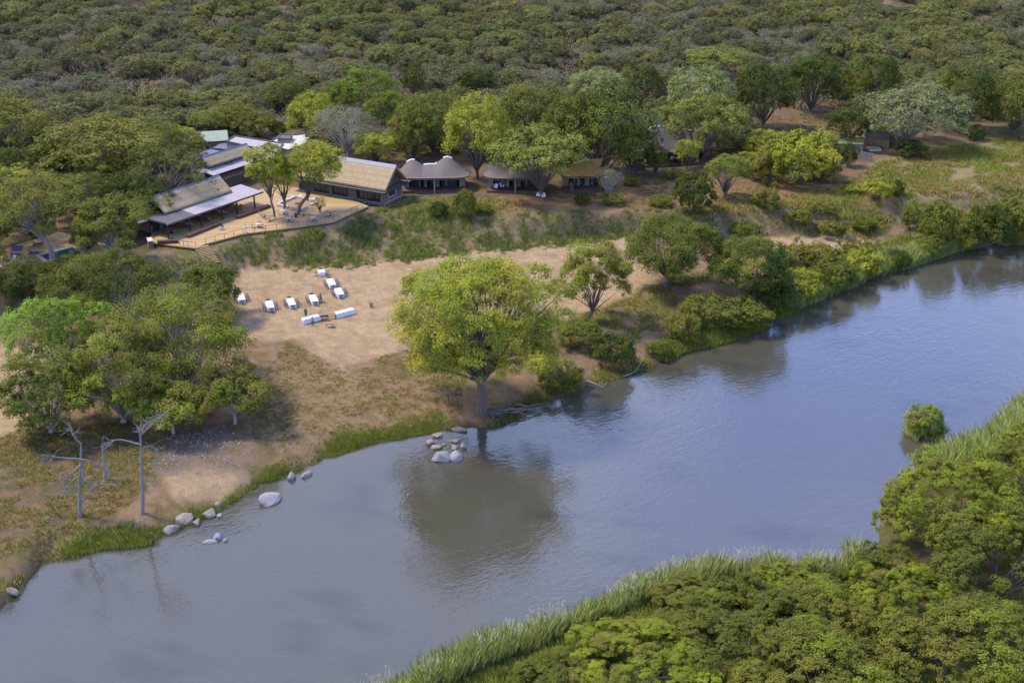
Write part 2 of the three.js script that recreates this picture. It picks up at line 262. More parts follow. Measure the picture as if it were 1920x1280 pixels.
// ---------------------------------------------------------------- buildings
const FLOOR = 6.5;
function prism(profile, x0, x1) {   // profile in (z, y), pulled along x
  const s = new THREE.Shape(profile.map(([z, y]) => new THREE.Vector2(-z, y)));
  const g = new THREE.ExtrudeGeometry(s, { depth: x1 - x0, bevelEnabled: false });
  g.rotateY(Math.PI / 2); g.translate(x0, 0, 0);
  return uvMetres(g);
}
function gable(x0, x1, zf, zb, eave, ridge, t, zr = (zf + zb) / 2) {   // a thatched gable roof with real thickness
  return prism([[zf, eave], [zr, ridge], [zb, eave], [zb, eave - t], [zr, ridge - t * 1.3], [zf, eave - t]], x0, x1);
}
function windowPart(parent, x0, x1, y0, y1, z, frameMat, paneMat, n = 1, bar_ = 0.07) {
  const w = part(parent, 'window', merge([bx(x1 - x0, bar_, 0.1, (x0 + x1) / 2, y1 - bar_, z), bx(x1 - x0, bar_, 0.1, (x0 + x1) / 2, y0, z), ...Array.from({ length: n + 1 }, (_, i) => bx(bar_, y1 - y0 - 2 * bar_ - 0.004, 0.094, mix(x0 + bar_ / 2, x1 - bar_ / 2, i / n), y0 + bar_ + 0.002, z))]), frameMat);
  for (let i = 0; i < n; i++) { const a = mix(x0, x1, i / n) + bar_ * 0.6, b = mix(x0, x1, (i + 1) / n) - bar_ * 0.6; part(w, 'pane', bx(b - a, y1 - y0 - 2 * bar_ - 0.02, 0.03, (a + b) / 2, y0 + bar_ + 0.01, z - 0.01), paneMat); }
  return w;
}
{ // the lounge: tall thatched gable at the river end of the deck
  const t = thing('lounge_building', 'lounge with tall tan thatched gable roof and black end gable', 'building', -26.0, FLOOR, -249.6, -27.8 * Math.PI / 180); t.scale.set(1.24, 1.08, 1.15);
  part(t, 'plinth', uvMetres(bx(17.6, 2.6, 6.1, -8.75, -2.6, -3)), M.stone);
  part(t, 'floor', bx(17.5, 0.08, 6.0, -8.75, 0, -3), M.paleStone);
  part(t, 'thatched_roof', gable(-18.3, 0.75, 0.75, -6.75, 3.1, 6.75, 0.34), M.thatch);
  part(t, 'ridge_cap', prism([[-2.45, 6.28], [-3, 6.9], [-3.75, 6.2], [-3.75, 6.1], [-3, 6.78], [-2.45, 6.18]], -18.4, 0.82), M.ridge);
  part(t, 'gable_board', prism([[0.1, 2.75], [-3, 5.95], [-6.1, 2.75]], -0.25, -0.1), M.darkTimber);
  for (let i = 0; i < 7; i++) { const z = -0.75 - i * 0.75, h = 5.9 - Math.abs(z + 3) * 1.06 - 2.75; part(t, 'gable_batten', bx(0.06, h - 0.2, 0.1, -0.07, 2.78, z), M.black); }
  part(t, 'barge_board', merge([prism([[0.7, 2.75], [-3, 6.4], [-3, 6.15], [0.7, 2.5]], 0.76, 0.8), prism([[-6.7, 2.75], [-3, 6.4], [-3, 6.15], [-6.7, 2.5]], 0.76, 0.8)]), M.rail);
  part(t, 'canopy', uvMetres(merge([bx(19.6, 0.14, 1.7, -8.9, 2.45, 0.55), bx(1.6, 0.14, 7.2, 0.12, 2.44, -3.9)])), M.canopyDark);
  part(t, 'canopy_edge', merge([bx(19.7, 0.2, 0.08, -8.9, 2.42, 1.44), bx(0.08, 0.2, 8.9, 0.95, 2.42, -3.06)]), M.black);
  part(t, 'wall', uvMetres(merge([bx(0.35, 2.42, 1.2, -0.2, 0.02, -0.62), bx(0.35, 0.75, 2.6, -0.2, 0.02, -2.54), bx(0.35, 0.4, 2.6, -0.2, 2.04, -2.54), bx(0.35, 2.42, 0.5, -0.2, 0.02, -4.1), bx(0.35, 2.42, 0.6, -0.2, 0.02, -5.7), bx(17.4, 2.42, 0.3, -8.8, 0.02, -5.85), bx(1.3, 2.42, 0.3, -6.6, 0.02, -0.3), bx(0.3, 2.42, 5.5, -17.3, 0.02, -3)])), M.stone);
  const w = part(t, 'window', merge([bx(0.14, 0.12, 2.6, 0.02, 0.78, -2.54), bx(0.14, 0.12, 2.6, 0.02, 1.92, -2.54), bx(0.14, 1.0, 0.12, 0.02, 0.91, -1.3), bx(0.14, 1.0, 0.12, 0.02, 0.91, -3.78)]), M.paleStone); part(w, 'pane', bx(0.05, 1.0, 2.34, -0.06, 0.91, -2.54), M.glass);
  const s = part(t, 'shutter', bx(0.08, 2.2, 1.1, -0.12, 0.1, -4.9), M.ridge); for (let i = 0; i < 5; i++) part(s, 'louvre', bx(0.05, 0.1, 1.0, -0.06, 0.3 + i * 0.42, -4.9), M.canopyDark);
  windowPart(t, -4.9, -0.9, 0.06, 2.4, -0.1, M.black, M.glass, 5);
  const rs = part(t, 'window', merge([bx(0.09, 0.08, 0.85, -0.86, 2.32, -0.5)]), M.black); part(rs, 'pane', bx(0.03, 2.2, 0.6, -0.86, 0.1, -0.45), M.glass);
  windowPart(t, -10.2, -7.4, 0.06, 2.4, -0.25, M.black, M.glass, 3); windowPart(t, -16.9, -11, 0.06, 2.4, -0.25, M.black, M.glass, 6);
  for (const x of [-5.7, -10.6, -0.4]) part(t, 'pier', uvMetres(bx(0.5, 2.42, 0.4, x, 0.02, -0.02)), M.stone);
  for (const [x, c] of [[-6.2, M.cushion], [-3.4, M.cushion], [-2.1, M.rawWood]]) { const l = part(t, 'interior_lamp', new THREE.SphereGeometry(0.2, 10, 8).translate(x, 1.9, -1.4), c); part(l, 'cord', bx(0.02, 0.5, 0.02, x, 2.0, -1.4), M.black); }
}
{ // the restaurant: long verandah with a thatched ridge above it
  const t = thing('restaurant_pavilion', 'long open restaurant pavilion with grey verandah roof below tan thatch', 'building', -64.4, FLOOR, -228.4, 55.5 * Math.PI / 180); t.scale.set(1.46, 1.1, 1.35);
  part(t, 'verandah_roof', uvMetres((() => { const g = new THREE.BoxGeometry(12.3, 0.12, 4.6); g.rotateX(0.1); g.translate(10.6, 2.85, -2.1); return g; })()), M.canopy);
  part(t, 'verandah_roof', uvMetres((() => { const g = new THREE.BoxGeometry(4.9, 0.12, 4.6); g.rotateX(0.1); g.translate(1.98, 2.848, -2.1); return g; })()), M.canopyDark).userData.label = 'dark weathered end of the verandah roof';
  part(t, 'fascia', merge([bx(17.4, 0.28, 0.1, 8.1, 2.46, 0.26), bx(0.1, 0.28, 4.4, -0.6, 2.72, -2.1)]), M.darkTimber);
  part(t, 'thatched_roof', gable(1.6, 13.6, -2.7, -7.7, 3.45, 5.75, 0.32), M.thatch);
  part(t, 'ridge_cap', prism([[-4.95, 5.5], [-5.2, 5.86], [-6.1, 5.1], [-6.1, 5.0], [-5.2, 5.74], [-4.95, 5.42]], 1.5, 13.7), M.ridge);
  part(t, 'back_roof', uvMetres(bx(6.5, 0.12, 5.6, -2.5, 2.55, -6.2)), M.canopyDark);
  part(t, 'clerestory', bx(11.4, 0.5, 0.1, 7.6, 2.98, -3.3), M.darkTimber);
  part(t, 'end_gable', prism([[-3.3, 3.1], [-5.2, 5.2], [-7.1, 3.1]], 13.1, 13.25), M.darkTimber);
  for (const x of [-0.3, 3.4, 5.4, 9.2, 11.9, 15.2]) part(t, 'post', bx(0.16, 2.52, 0.16, x, 0, 0), M.black);
  for (const x of [-0.3, 3.4]) part(t, 'post', bx(0.13, 2.7, 0.13, x, 0, -3.6), M.black);
  windowPart(t, 0.3, 4.6, 0.05, 2.75, -3.9, M.black, M.glass, 5); windowPart(t, 5.4, 9.6, 0.05, 2.75, -3.9, M.black, M.glass, 5); windowPart(t, 10.2, 14.6, 0.05, 2.75, -3.9, M.black, M.glass, 5);
  part(t, 'wall', uvMetres(merge([bx(0.7, 2.9, 0.3, 5.0, 0, -3.92), bx(0.5, 2.9, 0.3, 9.9, 0, -3.92), bx(0.3, 2.9, 4.6, 0.1, 0, -6.4), bx(0.3, 2.9, 4.0, 14.8, 0, -6.1), bx(15, 2.9, 0.3, 7.4, 0, -8.4)])), M.stone);
  for (const x of [1.6, 6.3, 11.3]) part(t, 'curtain', bx(0.5, 2.5, 0.08, x, 0.1, -3.74), M.glassPale);
}
{ // second pavilion behind it
  const t = thing('reception_pavilion', 'smaller thatched pavilion with pinkish lean-to roof behind the restaurant', 'building', -62.4, FLOOR, -259.4, 56.5 * Math.PI / 180); t.scale.set(1.43, 1.1, 1.1);
  part(t, 'lean_to_roof', uvMetres((() => { const g = new THREE.BoxGeometry(13.4, 0.12, 4.3); g.rotateX(0.16); g.translate(6.3, 3.25, -1.9); return g; })()), M.canopy);
  part(t, 'fascia', bx(13.5, 0.2, 0.1, 6.3, 2.78, 0.28), M.black);
  part(t, 'thatched_roof', gable(0.4, 9.6, -2.0, -5.0, 4.25, 5.75, 0.3), M.thatch);
  part(t, 'ridge_cap', prism([[-3.3, 5.55], [-3.5, 5.86], [-4.6, 4.95], [-4.6, 4.85], [-3.5, 5.74], [-3.3, 5.45]], 0.3, 9.7), M.ridge);
  part(t, 'clerestory', bx(8.4, 0.75, 0.1, 5.0, 3.48, -2.6), M.darkTimber);
  part(t, 'wall', uvMetres(merge([bx(7.2, 2.7, 0.3, 4.0, -0.4, -0.5), bx(0.3, 3.1, 4.8, 0.2, -0.4, -3.1), bx(12.4, 3.1, 0.3, 6.2, -0.4, -5.6)])), M.stoneBrown);
  part(t, 'side_fin', uvMetres(bx(0.4, 3.9, 3.2, -0.9, -0.4, -3.2)), M.plaster);
  for (let i = 0; i < 14; i++) part(t, 'rafter', bx(0.09, 0.12, 0.9, 1.0 + i * 0.5, 1.6, -0.02), M.paleStone);
  part(t, 'end_gable', prism([[-2.5, 3.95], [-3.5, 5.0], [-4.5, 3.95]], 9.2, 9.32), M.darkTimber);
  windowPart(t, 8.0, 12.4, 0, 2.6, -0.6, M.black, M.glass, 5);
}
function flatBlock(name, label, pts, y0, y1, roofMat, wallMat, parapet = 0.35) {
  const cx = pts.reduce((s, p) => s + p[0], 0) / pts.length, cz = pts.reduce((s, p) => s + p[1], 0) / pts.length, local = pts.map(([x, z]) => [x - cx, z - cz]);
  const t = thing(name, label, 'building', cx, y0, cz);
  part(t, 'wall', uvMetres(slab(local, -0.5, y1 - y0 - 0.02)), wallMat);
  part(t, 'roof', uvMetres(slab(local.map(([x, z]) => [x * 0.985, z * 0.985]), y1 - y0 - 0.02, y1 - y0 + 0.06)), roofMat);
  if (parapet) for (let i = 0; i < local.length; i++) { const [ax, az] = local[i], [bx_, bz] = local[(i + 1) % local.length], L = Math.hypot(bx_ - ax, bz - az), g = bx(L + 0.2, parapet, 0.22, 0, 0, 0); g.rotateY(Math.atan2(-(bz - az), bx_ - ax)); g.translate((ax + bx_) / 2, y1 - y0 - 0.01 + i * 0.003, (az + bz) / 2); part(t, 'parapet', g, M.canopyDark); }
  return t;
}
flatBlock('service_block', 'flat roofed grey service block with low parapet behind the lodge', [[-65.2, -285.5], [-64.2, -290.3], [-52.0, -283.7], [-51.9, -275.6]], 6, 9.8, M.canopy, M.plaster);
flatBlock('store_block', 'flat roofed store with pale concrete roof strips beyond the deck trees', [[-55.7, -282.8], [-54.1, -290.3], [-46.7, -293.2], [-46.7, -284.6], [-49.9, -278.2]], 6, 9.7, M.paleStone, M.plaster);
flatBlock('roof_plant_room', 'small grey box with open top on the flat store roof', [[-53.4, -285.1], [-53.3, -288.9], [-50.5, -288.4], [-50.6, -284.7]], 9.74, 10.6, M.canopyDark, M.plaster, 0.25);
{
  const bs = flatBlock('kitchen_block', 'long kitchen block with blue grey sheet roof beside the thatch', [[-72.2, -266.8], [-71.9, -275.3], [-67.9, -281.5], [-65.0, -279.2], [-68.3, -271.0], [-66.8, -264.4]], 6, 9.2, M.blueSheet, M.plaster, 0.12);
  part(bs, 'roof_vent', bx(0.7, 0.6, 0.7, 0.6, 3.24, 0.3), M.white); part(bs, 'roof_vent', bx(0.5, 0.5, 0.5, -2.6, 3.24, 1.4), M.paleStone);
  flatBlock('blue_roofed_store', 'low store with blue sheet roof in front of the service block', [[-68.3, -284.6], [-66.5, -291.2], [-62.4, -288.3], [-62.8, -282.8]], 6, 8.6, M.blueSheet, M.plaster, 0.1);
  flatBlock('walled_yard_room', 'flat roofed grey room half hidden behind pool trees', [[-89.2, -258.3], [-89.8, -264.6], [-86.6, -263.0], [-85.6, -258.3]], 6, 8.6, M.canopyDark, M.plaster, 0.3);
  const w = thing('yard_wall', 'plain grey plastered yard wall among the pool trees', 'wall', -88.2, 6, -257.8, -0.03); part(w, 'wall_face', uvMetres(bx(5.2, 2.6, 0.3, 0.3, -0.4, 0)), M.plaster); part(w, 'coping', bx(5.3, 0.1, 0.4, 0.3, 2.2, 0), M.canopyDark);
}
{ // green roofed staff house and a far roof
  const t = thing('staff_house', 'olive walled house with pale green sheet roof behind the lodge', 'building', -69.5, 6, -289, 0.25);
  t.scale.set(1.15, 1.1, 1.3); part(t, 'wall', uvMetres(bx(5.0, 3.2, 5.0, 0.5, -0.3, -2.5)), M.plasterGreen); part(t, 'roof', gable(-4.6, 3.4, 0.5, -5.6, 2.9, 4.2, 0.12), M.greenSheet); part(t, 'wall', prism([[0, 2.88], [-2.5, 3.9], [-5, 2.88]], 2.8, 2.95), M.plasterGreen);
  windowPart(t, -1.4, -0.4, 1.0, 2.0, 0.02, M.white, M.glass, 1); const d = part(t, 'door', bx(0.9, 2.0, 0.08, 0.8, 0, 0.05), M.darkTimber); part(d, 'handle', bx(0.05, 0.12, 0.06, 1.1, 1, 0.1), M.paleStone);
  const u = thing('staff_house', 'far pale green roof standing alone in the bush', 'building', -85.93, -315.52, 0, 0.2); u.position.set(u.position.x, 6, u.position.y); 
  part(u, 'wall', uvMetres(bx(6, 2.6, 5, 0, -0.3, 0)), M.plasterGreen); part(u, 'roof', gable(-3.6, 3.6, 3.2, -3.2, 2.4, 3.5, 0.12), M.greenSheet);
  const v = thing('staff_house', 'low white and green sheet roofs under the lodge trees', 'building', -76.61, -294.94, 0, 0.5); v.position.set(v.position.x, 6, v.position.y);
  part(v, 'wall', uvMetres(bx(6, 2.6, 4, 0, -0.3, 0)), M.plaster); part(v, 'roof', gable(-3.6, 3.6, 2.6, -2.6, 2.4, 3.3, 0.12), M.greenSheet);
}
// organic thatch: ridge height and half width follow the length
function thatchHumps(len, depth, eave, peaks, cap) {
  const nu = 40, nv = 18, pos = [], idx = [], uv = [];
  const ridge = (s) => { let h = 0; for (const [c, w, a] of peaks) h = Math.max(h, a * Math.exp(-(((s - c) / w) ** 2))); return h; };
  for (let k = 0; k < 2; k++) for (let i = 0; i <= nu; i++) {
    const u = i / nu * 2 - 1, s = u * len / 2, hw = depth / 2 * Math.pow(Math.max(0, 1 - Math.pow(Math.abs(u), 5)), 0.4), h = ridge(s) * Math.pow(Math.max(0, 1 - Math.pow(Math.abs(u), 4)), 0.8);
    for (let j = 0; j <= nv; j++) {
      const v = j / nv * 2 - 1, a = Math.abs(v), y = eave + h * (1 - Math.pow(a, 1.15)) - 0.1 * a * a - (k ? 0.3 : 0), e = 1 - 0.012 * k;
      pos.push(s * e, y, v * hw * e); uv.push(s, v * hw * 1.5);
    }
  }
  const N = (nu + 1) * (nv + 1), at = (k, i, j) => k * N + i * (nv + 1) + j;
  for (let i = 0; i < nu; i++) for (let j = 0; j < nv; j++) { idx.push(at(0, i, j), at(0, i, j + 1), at(0, i + 1, j + 1), at(0, i, j), at(0, i + 1, j + 1), at(0, i + 1, j)); idx.push(at(1, i, j), at(1, i + 1, j + 1), at(1, i, j + 1), at(1, i, j), at(1, i + 1, j), at(1, i + 1, j + 1)); }
  for (let i = 0; i < nu; i++) for (const j of [0, nv]) { const a = at(0, i, j), b = at(0, i + 1, j), c = at(1, i, j), d = at(1, i + 1, j); idx.push(a, b, c, b, d, c); }
  for (let j = 0; j < nv; j++) for (const i of [0, nu]) { const a = at(0, i, j), b = at(0, i, j + 1), c = at(1, i, j), d = at(1, i, j + 1); idx.push(a, b, c, b, d, c); }
  const g = new THREE.BufferGeometry(); g.setAttribute('position', new THREE.Float32BufferAttribute(pos, 3)); g.setAttribute('uv', new THREE.Float32BufferAttribute(uv, 2)); g.setIndex(idx); g.computeVertexNormals();
  return { g, ridge: (s) => eave + ridge(s) * Math.pow(Math.max(0, 1 - Math.pow(Math.abs(2 * s / len), 4)), 0.8) };
}
function chalet(label, x, z, turn, len, depth, peaks, capMat, thatchMat, fin = true) {
  const t = thing('guest_chalet', label, 'chalet', x, FLOOR, z, turn, 'thatched guest chalets in a row'); t.scale.y = 1.12;
  const { g, ridge } = thatchHumps(len, depth, 2.55, peaks);
  part(t, 'thatched_roof', g, thatchMat);
  for (const [c, w] of peaks) { const L = w * 0.55, pts = [], n = 6; for (let i = 0; i <= n; i++) { const s = c + (i / n - 0.5) * L; pts.push(V(s, ridge(s) + 0.02, 0)); } part(t, 'ridge_cap', limb(pts, 0.2, 0.2, 8, 8), capMat); }
  part(t, 'deck_floor', uvMetres(bx(len * 0.86, 0.22, depth * 0.92, 0, -0.2, 0.3)), M.deckDark);
  part(t, 'deck_skirt', bx(len * 0.84, 0.5, 0.12, 0, -0.7, depth * 0.46 + 0.2), M.darkTimber);
  part(t, 'wall', uvMetres(merge([bx(len * 0.8, 2.5, 0.3, 0, 0.03, -depth * 0.36), bx(0.3, 2.5, depth * 0.5, -len * 0.4, 0.03, -depth * 0.1), bx(0.3, 2.5, depth * 0.5, len * 0.4, 0.03, -depth * 0.1), bx(1.0, 2.5, 0.3, -len * 0.37, 0.03, depth * 0.15), bx(0.9, 2.5, 0.3, 0.6, 0.03, depth * 0.15), bx(0.9, 2.5, 0.3, len * 0.36, 0.03, depth * 0.15), bx(0.7, 2.5, 0.3, -len * 0.12, 0.03, depth * 0.15)])), M.plaster);
  windowPart(t, -len * 0.31, -len * 0.17, 0.06, 2.45, depth * 0.15, M.black, M.glass, 2); windowPart(t, len * 0.1, len * 0.3, 0.06, 2.45, depth * 0.15, M.black, M.glass, 3); windowPart(t, -len * 0.06, 0.1, 0.06, 2.45, depth * 0.15, M.black, M.glass, 1);
  for (const c of [-len * 0.2, len * 0.16]) part(t, 'curtain', bx(0.45, 2.2, 0.06, c, 0.1, depth * 0.15 + 0.08), M.glassPale);
  if (fin) part(t, 'privacy_wall', uvMetres(prism([[depth * 0.16, -0.7], [depth * 0.16, 2.6], [depth * 0.5, 1.9], [depth * 0.56, -0.7]], -0.14, 0.14)), M.plaster);
  return t;
}
chalet('grey thatched chalet with two humps and white ridge caps beside the lounge', -16.5, -262.8, 0.05, 15.8, 8.6, [[-4.9, 3.0, 2.7], [-0.8, 5.2, 1.5], [2.9, 3.3, 2.9]], M.white, M.thatchGrey);
chalet('brown thatched chalet under the broad acacia, red deck showing', 0.8, -262.5, -0.03, 14, 8.4, [[-4.0, 3.0, 2.6], [0, 5.2, 1.5], [4.0, 3.0, 2.5]], M.paleStone, M.thatchGrey);
chalet('grey thatched chalet with long white ridge beyond the dark trees', 36.8, -284.5, 0.3, 20, 9.5, [[-5.0, 5.0, 4.4], [4.5, 4.0, 2.9]], M.white, M.thatchGrey);
{ // golden new thatch
  const t = chalet('chalet with new golden thatch and a pointed prow gable', 15.2, -263.6, 0.12, 10.5, 7.5, [[0, 4, 2.2]], M.paleStone, M.thatchGold, false);
  const pr = new THREE.BufferGeometry(), P_ = [[0.2, 4.7, -0.6], [4.4, 4.6, -1.4], [2.0, 2.55, 4.1], [0.2, 4.4, -0.6], [4.4, 4.3, -1.4], [2.0, 2.25, 4.1], [-1.2, 2.6, 1.8], [-1.2, 2.3, 1.8]];
  pr.setAttribute('position', new THREE.Float32BufferAttribute(P_.flat(), 3)); pr.setIndex([0, 2, 1, 3, 4, 5, 0, 1, 4, 0, 4, 3, 1, 2, 5, 1, 5, 4, 0, 6, 2, 3, 5, 7, 2, 6, 7, 2, 7, 5, 6, 0, 3, 6, 3, 7]);
  part(t, 'prow_roof', uvMetres(pr), M.thatchGold);
  part(t, 'prow_edge', merge([bar(V(-1.2, 2.6, 1.8), V(2.0, 2.55, 4.15), 0.09), bar(V(2.0, 2.55, 4.15), V(4.4, 4.6, -1.4), 0.09)]), M.thatch);
  part(t, 'privacy_wall', uvMetres(bx(0.5, 1.8, 3.4, 4.0, -0.7, 3.6)), M.stoneBrown); part(t, 'privacy_wall', uvMetres(bx(0.5, 1.9, 3.4, -3.2, -0.7, 3.6)), M.stoneBrown);
}
{ const w = thing('stone_screen_wall', 'curved brown stone screen wall between two chalets', 'wall', 27.9, -276.11, 0, 0.3); w.position.set(w.position.x, 6, w.position.y); for (let i = 0; i < 5; i++) part(w, 'wall_section', uvMetres(bx(0.8, 2.0 - Math.abs(i - 2) * 0.35, 0.45, (i - 2) * 0.77, -0.3, -Math.abs(i - 2) * 0.1, (i - 2) * 0.15)), M.stoneBrown); }

// ---------------------------------------------------------------- villa on the right with sod roofs and reed screens
function screenFence(label, pts, y, h, m) {
  const t = thing('reed_screen_fence', label, 'fence', pts[0][0], y, pts[0][1], 0, 'reed screens around the villa');
  for (let i = 1; i < pts.length; i++) {
    const [ax, az] = pts[i - 1], [bx_, bz] = pts[i], L = Math.hypot(bx_ - ax, bz - az), n = Math.max(1, Math.round(L / 1.6));
    for (let k = 0; k < n; k++) { const f = (k + 0.5) / n, g = bx(L / n - 0.05, h, 0.1, 0, -0.3, 0); g.rotateY(Math.atan2(-(bz - az), bx_ - ax)); g.translate(mix(ax, bx_, f) - pts[0][0], 0, mix(az, bz, f) - pts[0][1]); part(t, 'panel', uvMetres(g), m); part(t, 'post', bx(0.1, h + 0.15, 0.14, mix(ax, bx_, k / n) - pts[0][0], -0.3, mix(az, bz, k / n) - pts[0][1]), M.darkTimber); }
  }
  return t;
}
screenFence('grey reed screen stepping down to the sand below the villa pool', [[72.1, -290.7], [78.3, -285.7], [81.8, -282.0]], 6, 2.3, M.stone);
screenFence('yellow bamboo screen behind the plunge pool', [[83.2, -297.8], [86.1, -296.9], [88.9, -294.5]], 6, 1.9, M.straw);
screenFence('tall grey reed screen behind the bamboo one', [[85.1, -301.7], [89.2, -300.7], [91.5, -296.4]], 6, 2.2, M.stone);
flatBlock('sod_roofed_villa', 'low villa with yellow green sod roof beside the dark round tree', [[74.5, -288.3], [77.4, -294.6], [82.6, -293.1], [80.6, -287.4]], 6, 8.5, M.sod, M.plaster, 0.22);
flatBlock('sod_roofed_villa', 'low villa with sod roof under the grey green fig', [[84.3, -299.0], [88.0, -308.3], [93.9, -305.1], [91.7, -299.0]], 6, 8.5, M.sod, M.plaster, 0.22);
{ const t = thing('plunge_pool', 'small plunge pool with white rim inside the villa screens', 'pool', 84.79, -292.42, 0, 0.15); t.position.set(t.position.x, 6, t.position.y); part(t, 'rim', merge([bx(3, 0.6, 0.3, 0, -0.1, 0.85), bx(3, 0.6, 0.3, 0, -0.1, -0.85), bx(0.3, 0.6, 1.4, 1.35, -0.1, 0), bx(0.3, 0.6, 1.4, -1.35, -0.1, 0)]), M.paleStone); part(t, 'water', bx(2.4, 0.4, 1.4, 0, -0.05, 0), M.poolTile); }

// ---------------------------------------------------------------- the timber deck, its stairs, rail, benches and fire pit
const DECK = [[-67.3, -225.9], [-61.4, -223.8], [-58.2, -222.9], [-57.1, -225.3], [-51.2, -231.0], [-41.2, -235.1], [-34.9, -238.4], [-29.1, -248.2], [-32.9, -252.5], [-46.6, -261.5], [-50.1, -263.4], [-52.0, -261.5], [-57.8, -251.1], [-65.7, -238.4], [-70.0, -235.1]];
single('timber_deck', 'wide golden timber deck between the restaurant and the lounge', 'deck', uvMetres(slab(DECK, FLOOR - 0.28, FLOOR)), M.deck);
const DECK_FRONT = DECK.slice(3, 8);
function railing(label, pts, h, step) {
  const t = thing('deck_railing', label, 'railing', pts[0][0], FLOOR, pts[0][1]), loc = pts.map((p) => V(p[0] - pts[0][0], p[2] ?? 0, p[1] - pts[0][1]));
  for (let i = 1; i < loc.length; i++) {
    const a = loc[i - 1], b = loc[i], n = Math.max(1, Math.round(a.distanceTo(b) / step));
    for (let k = i > 1 ? 1 : 0; k <= n; k++) { const p = a.clone().lerp(b, k / n); part(t, 'post', bx(0.07, h, 0.07, p.x, p.y, p.z), M.rail); }
    part(t, 'handrail', bar(a.clone().setY(a.y + h), b.clone().setY(b.y + h), 0.045, 5), M.rail);
  }
}
railing('thin brown handrail along the river edge of the deck', DECK_FRONT.map(([x, z]) => [x, z - 0.12]), 1.0, 2.0);
railing('short handrail on the open corner beside the stairs', [[-61.7, -224.4], [-60.0, -223.8], [-58.4, -223.2]], 1.0, 1.2);
{
  const [ax, az] = [-58.2, -223.04], [bx_, bz] = [-57.03, -225.11], [cx, cz] = [-54.9, -220.64], mx = (ax + bx_) / 2, mz = (az + bz) / 2;
  const wide = Math.hypot(bx_ - ax, bz - az) * 1.15, run = Math.hypot(cx - mx, cz - mz), n = 12, t = thing('deck_stairs', 'timber stairs leading from the deck down to the sand', 'stairs', mx, FLOOR, mz, Math.atan2(cx - mx, cz - mz));
  for (let i = 0; i < n; i++) part(t, 'step', uvMetres(bx(Math.max(wide, 2.2), 0.07, run / n * 1.02 + 0.06, 0, -0.18 * (i + 1), run / n * (i + 0.5))), M.deck);
  for (const s of [-1, 1]) { const g = new THREE.BufferGeometry(), w = Math.max(wide, 2.2) / 2 * s, P_ = [[w, 0, 0], [w, -0.4, 0], [w, -0.18 * n - 0.1, run], [w, -0.18 * n - 0.5, run]]; part(t, 'stringer', bar(V(w, -0.25, 0), V(w, -0.18 * n - 0.3, run), 0.13, 4), M.darkTimber); }
}
function benchBox(label, a, b, w, h) { const L = Math.hypot(b[0] - a[0], b[1] - a[1]), t = thing('timber_bench', label, 'bench', (a[0] + b[0]) / 2, FLOOR, (a[1] + b[1]) / 2, Math.atan2(-(b[1] - a[1]), b[0] - a[0])); part(t, 'box', uvMetres(bx(L, h, w, 0, 0, 0)), M.timber); part(t, 'seat_rim', merge([bx(L + 0.1, 0.08, 0.14, 0, h, w / 2 - 0.04), bx(L + 0.1, 0.08, 0.14, 0, h, -w / 2 + 0.04)]), M.timber); part(t, 'soil', bx(L - 0.2, 0.05, w - 0.3, 0, h, 0), M.embers); }
benchBox('long brown planter bench near the restaurant corner, by the stairs', ...[[-61.31, -228.57], [-56.72, -236.42]], 0.8, 0.5);
benchBox('brown planter bench in front of the verandah towards the fire pit', ...[[-54.11, -240.02], [-49.02, -247.53]], 0.8, 0.5);
benchBox('low timber planter box at the open left end of the deck', ...[[-66, -225.26], [-62.27, -225.85]], 0.6, 0.55);
{ const w = thing('stone_gate_pier', 'pale rough stone wall end beside the open deck corner', 'wall', -67.32, -225.18, 0, 0.4); w.position.set(w.position.x, 5.6, w.position.y); part(w, 'wall_face', uvMetres(rbx(0.9, 1.9, 2.2, 0, -0.2, 0, 0.15)), M.stone); part(w, 'coping', rbx(1.0, 0.15, 2.3, 0, 1.7, 0, 0.05), M.paleStone); }
{ // fire pit
  const [lx, lz] = [-47.69, -248.58], [tx, tz] = [-44.63, -253.98], [rx, rz] = [-39.61, -250.36], [qx, qz] = [-42.51, -245.09], cx = (lx + rx) / 2, cz = (lz + rz) / 2;
  const t = thing('fire_pit_seat', 'square sunken fire pit with pale stone bench around sand', 'fire pit', cx, FLOOR, cz);
  const side = (a, b, f0, f1, n) => { const p = [mix(a[0], b[0], f0) - cx, mix(a[1], b[1], f0) - cz], q = [mix(a[0], b[0], f1) - cx, mix(a[1], b[1], f1) - cz], L = Math.hypot(q[0] - p[0], q[1] - p[1]), g = rbx(L, 0.4, 0.55, 0, 0.01 + n * 0.004, 0, 0.04); g.rotateY(Math.atan2(-(q[1] - p[1]), q[0] - p[0])); g.translate((p[0] + q[0]) / 2, 0, (p[1] + q[1]) / 2); part(t, 'stone_bench', g, M.paleStone); };
  const A = [lx, lz], B = [tx, tz], C = [rx, rz], D = [qx, qz];
  side(A, B, 0.04, 0.96, 0); side(B, C, 0.05, 0.96, 1); side(C, D, 0.04, 0.4, 2); side(C, D, 0.62, 0.98, 3); side(D, A, 0.5, 0.96, 4); side(D, A, 0.03, 0.3, 5);
  part(t, 'sand_floor', slab([A, B, C, D].map(([x, z]) => [(x - cx) * 0.9, (z - cz) * 0.9]), 0.005, 0.03), mat([0.36, 0.23, 0.13], 0.95, { map: scaled(grainA, 0.8) }));
  part(t, 'hearth', new THREE.CylinderGeometry(0.55, 0.6, 0.2, 14).translate(0, 0.12, 0), M.stoneBrown);
}
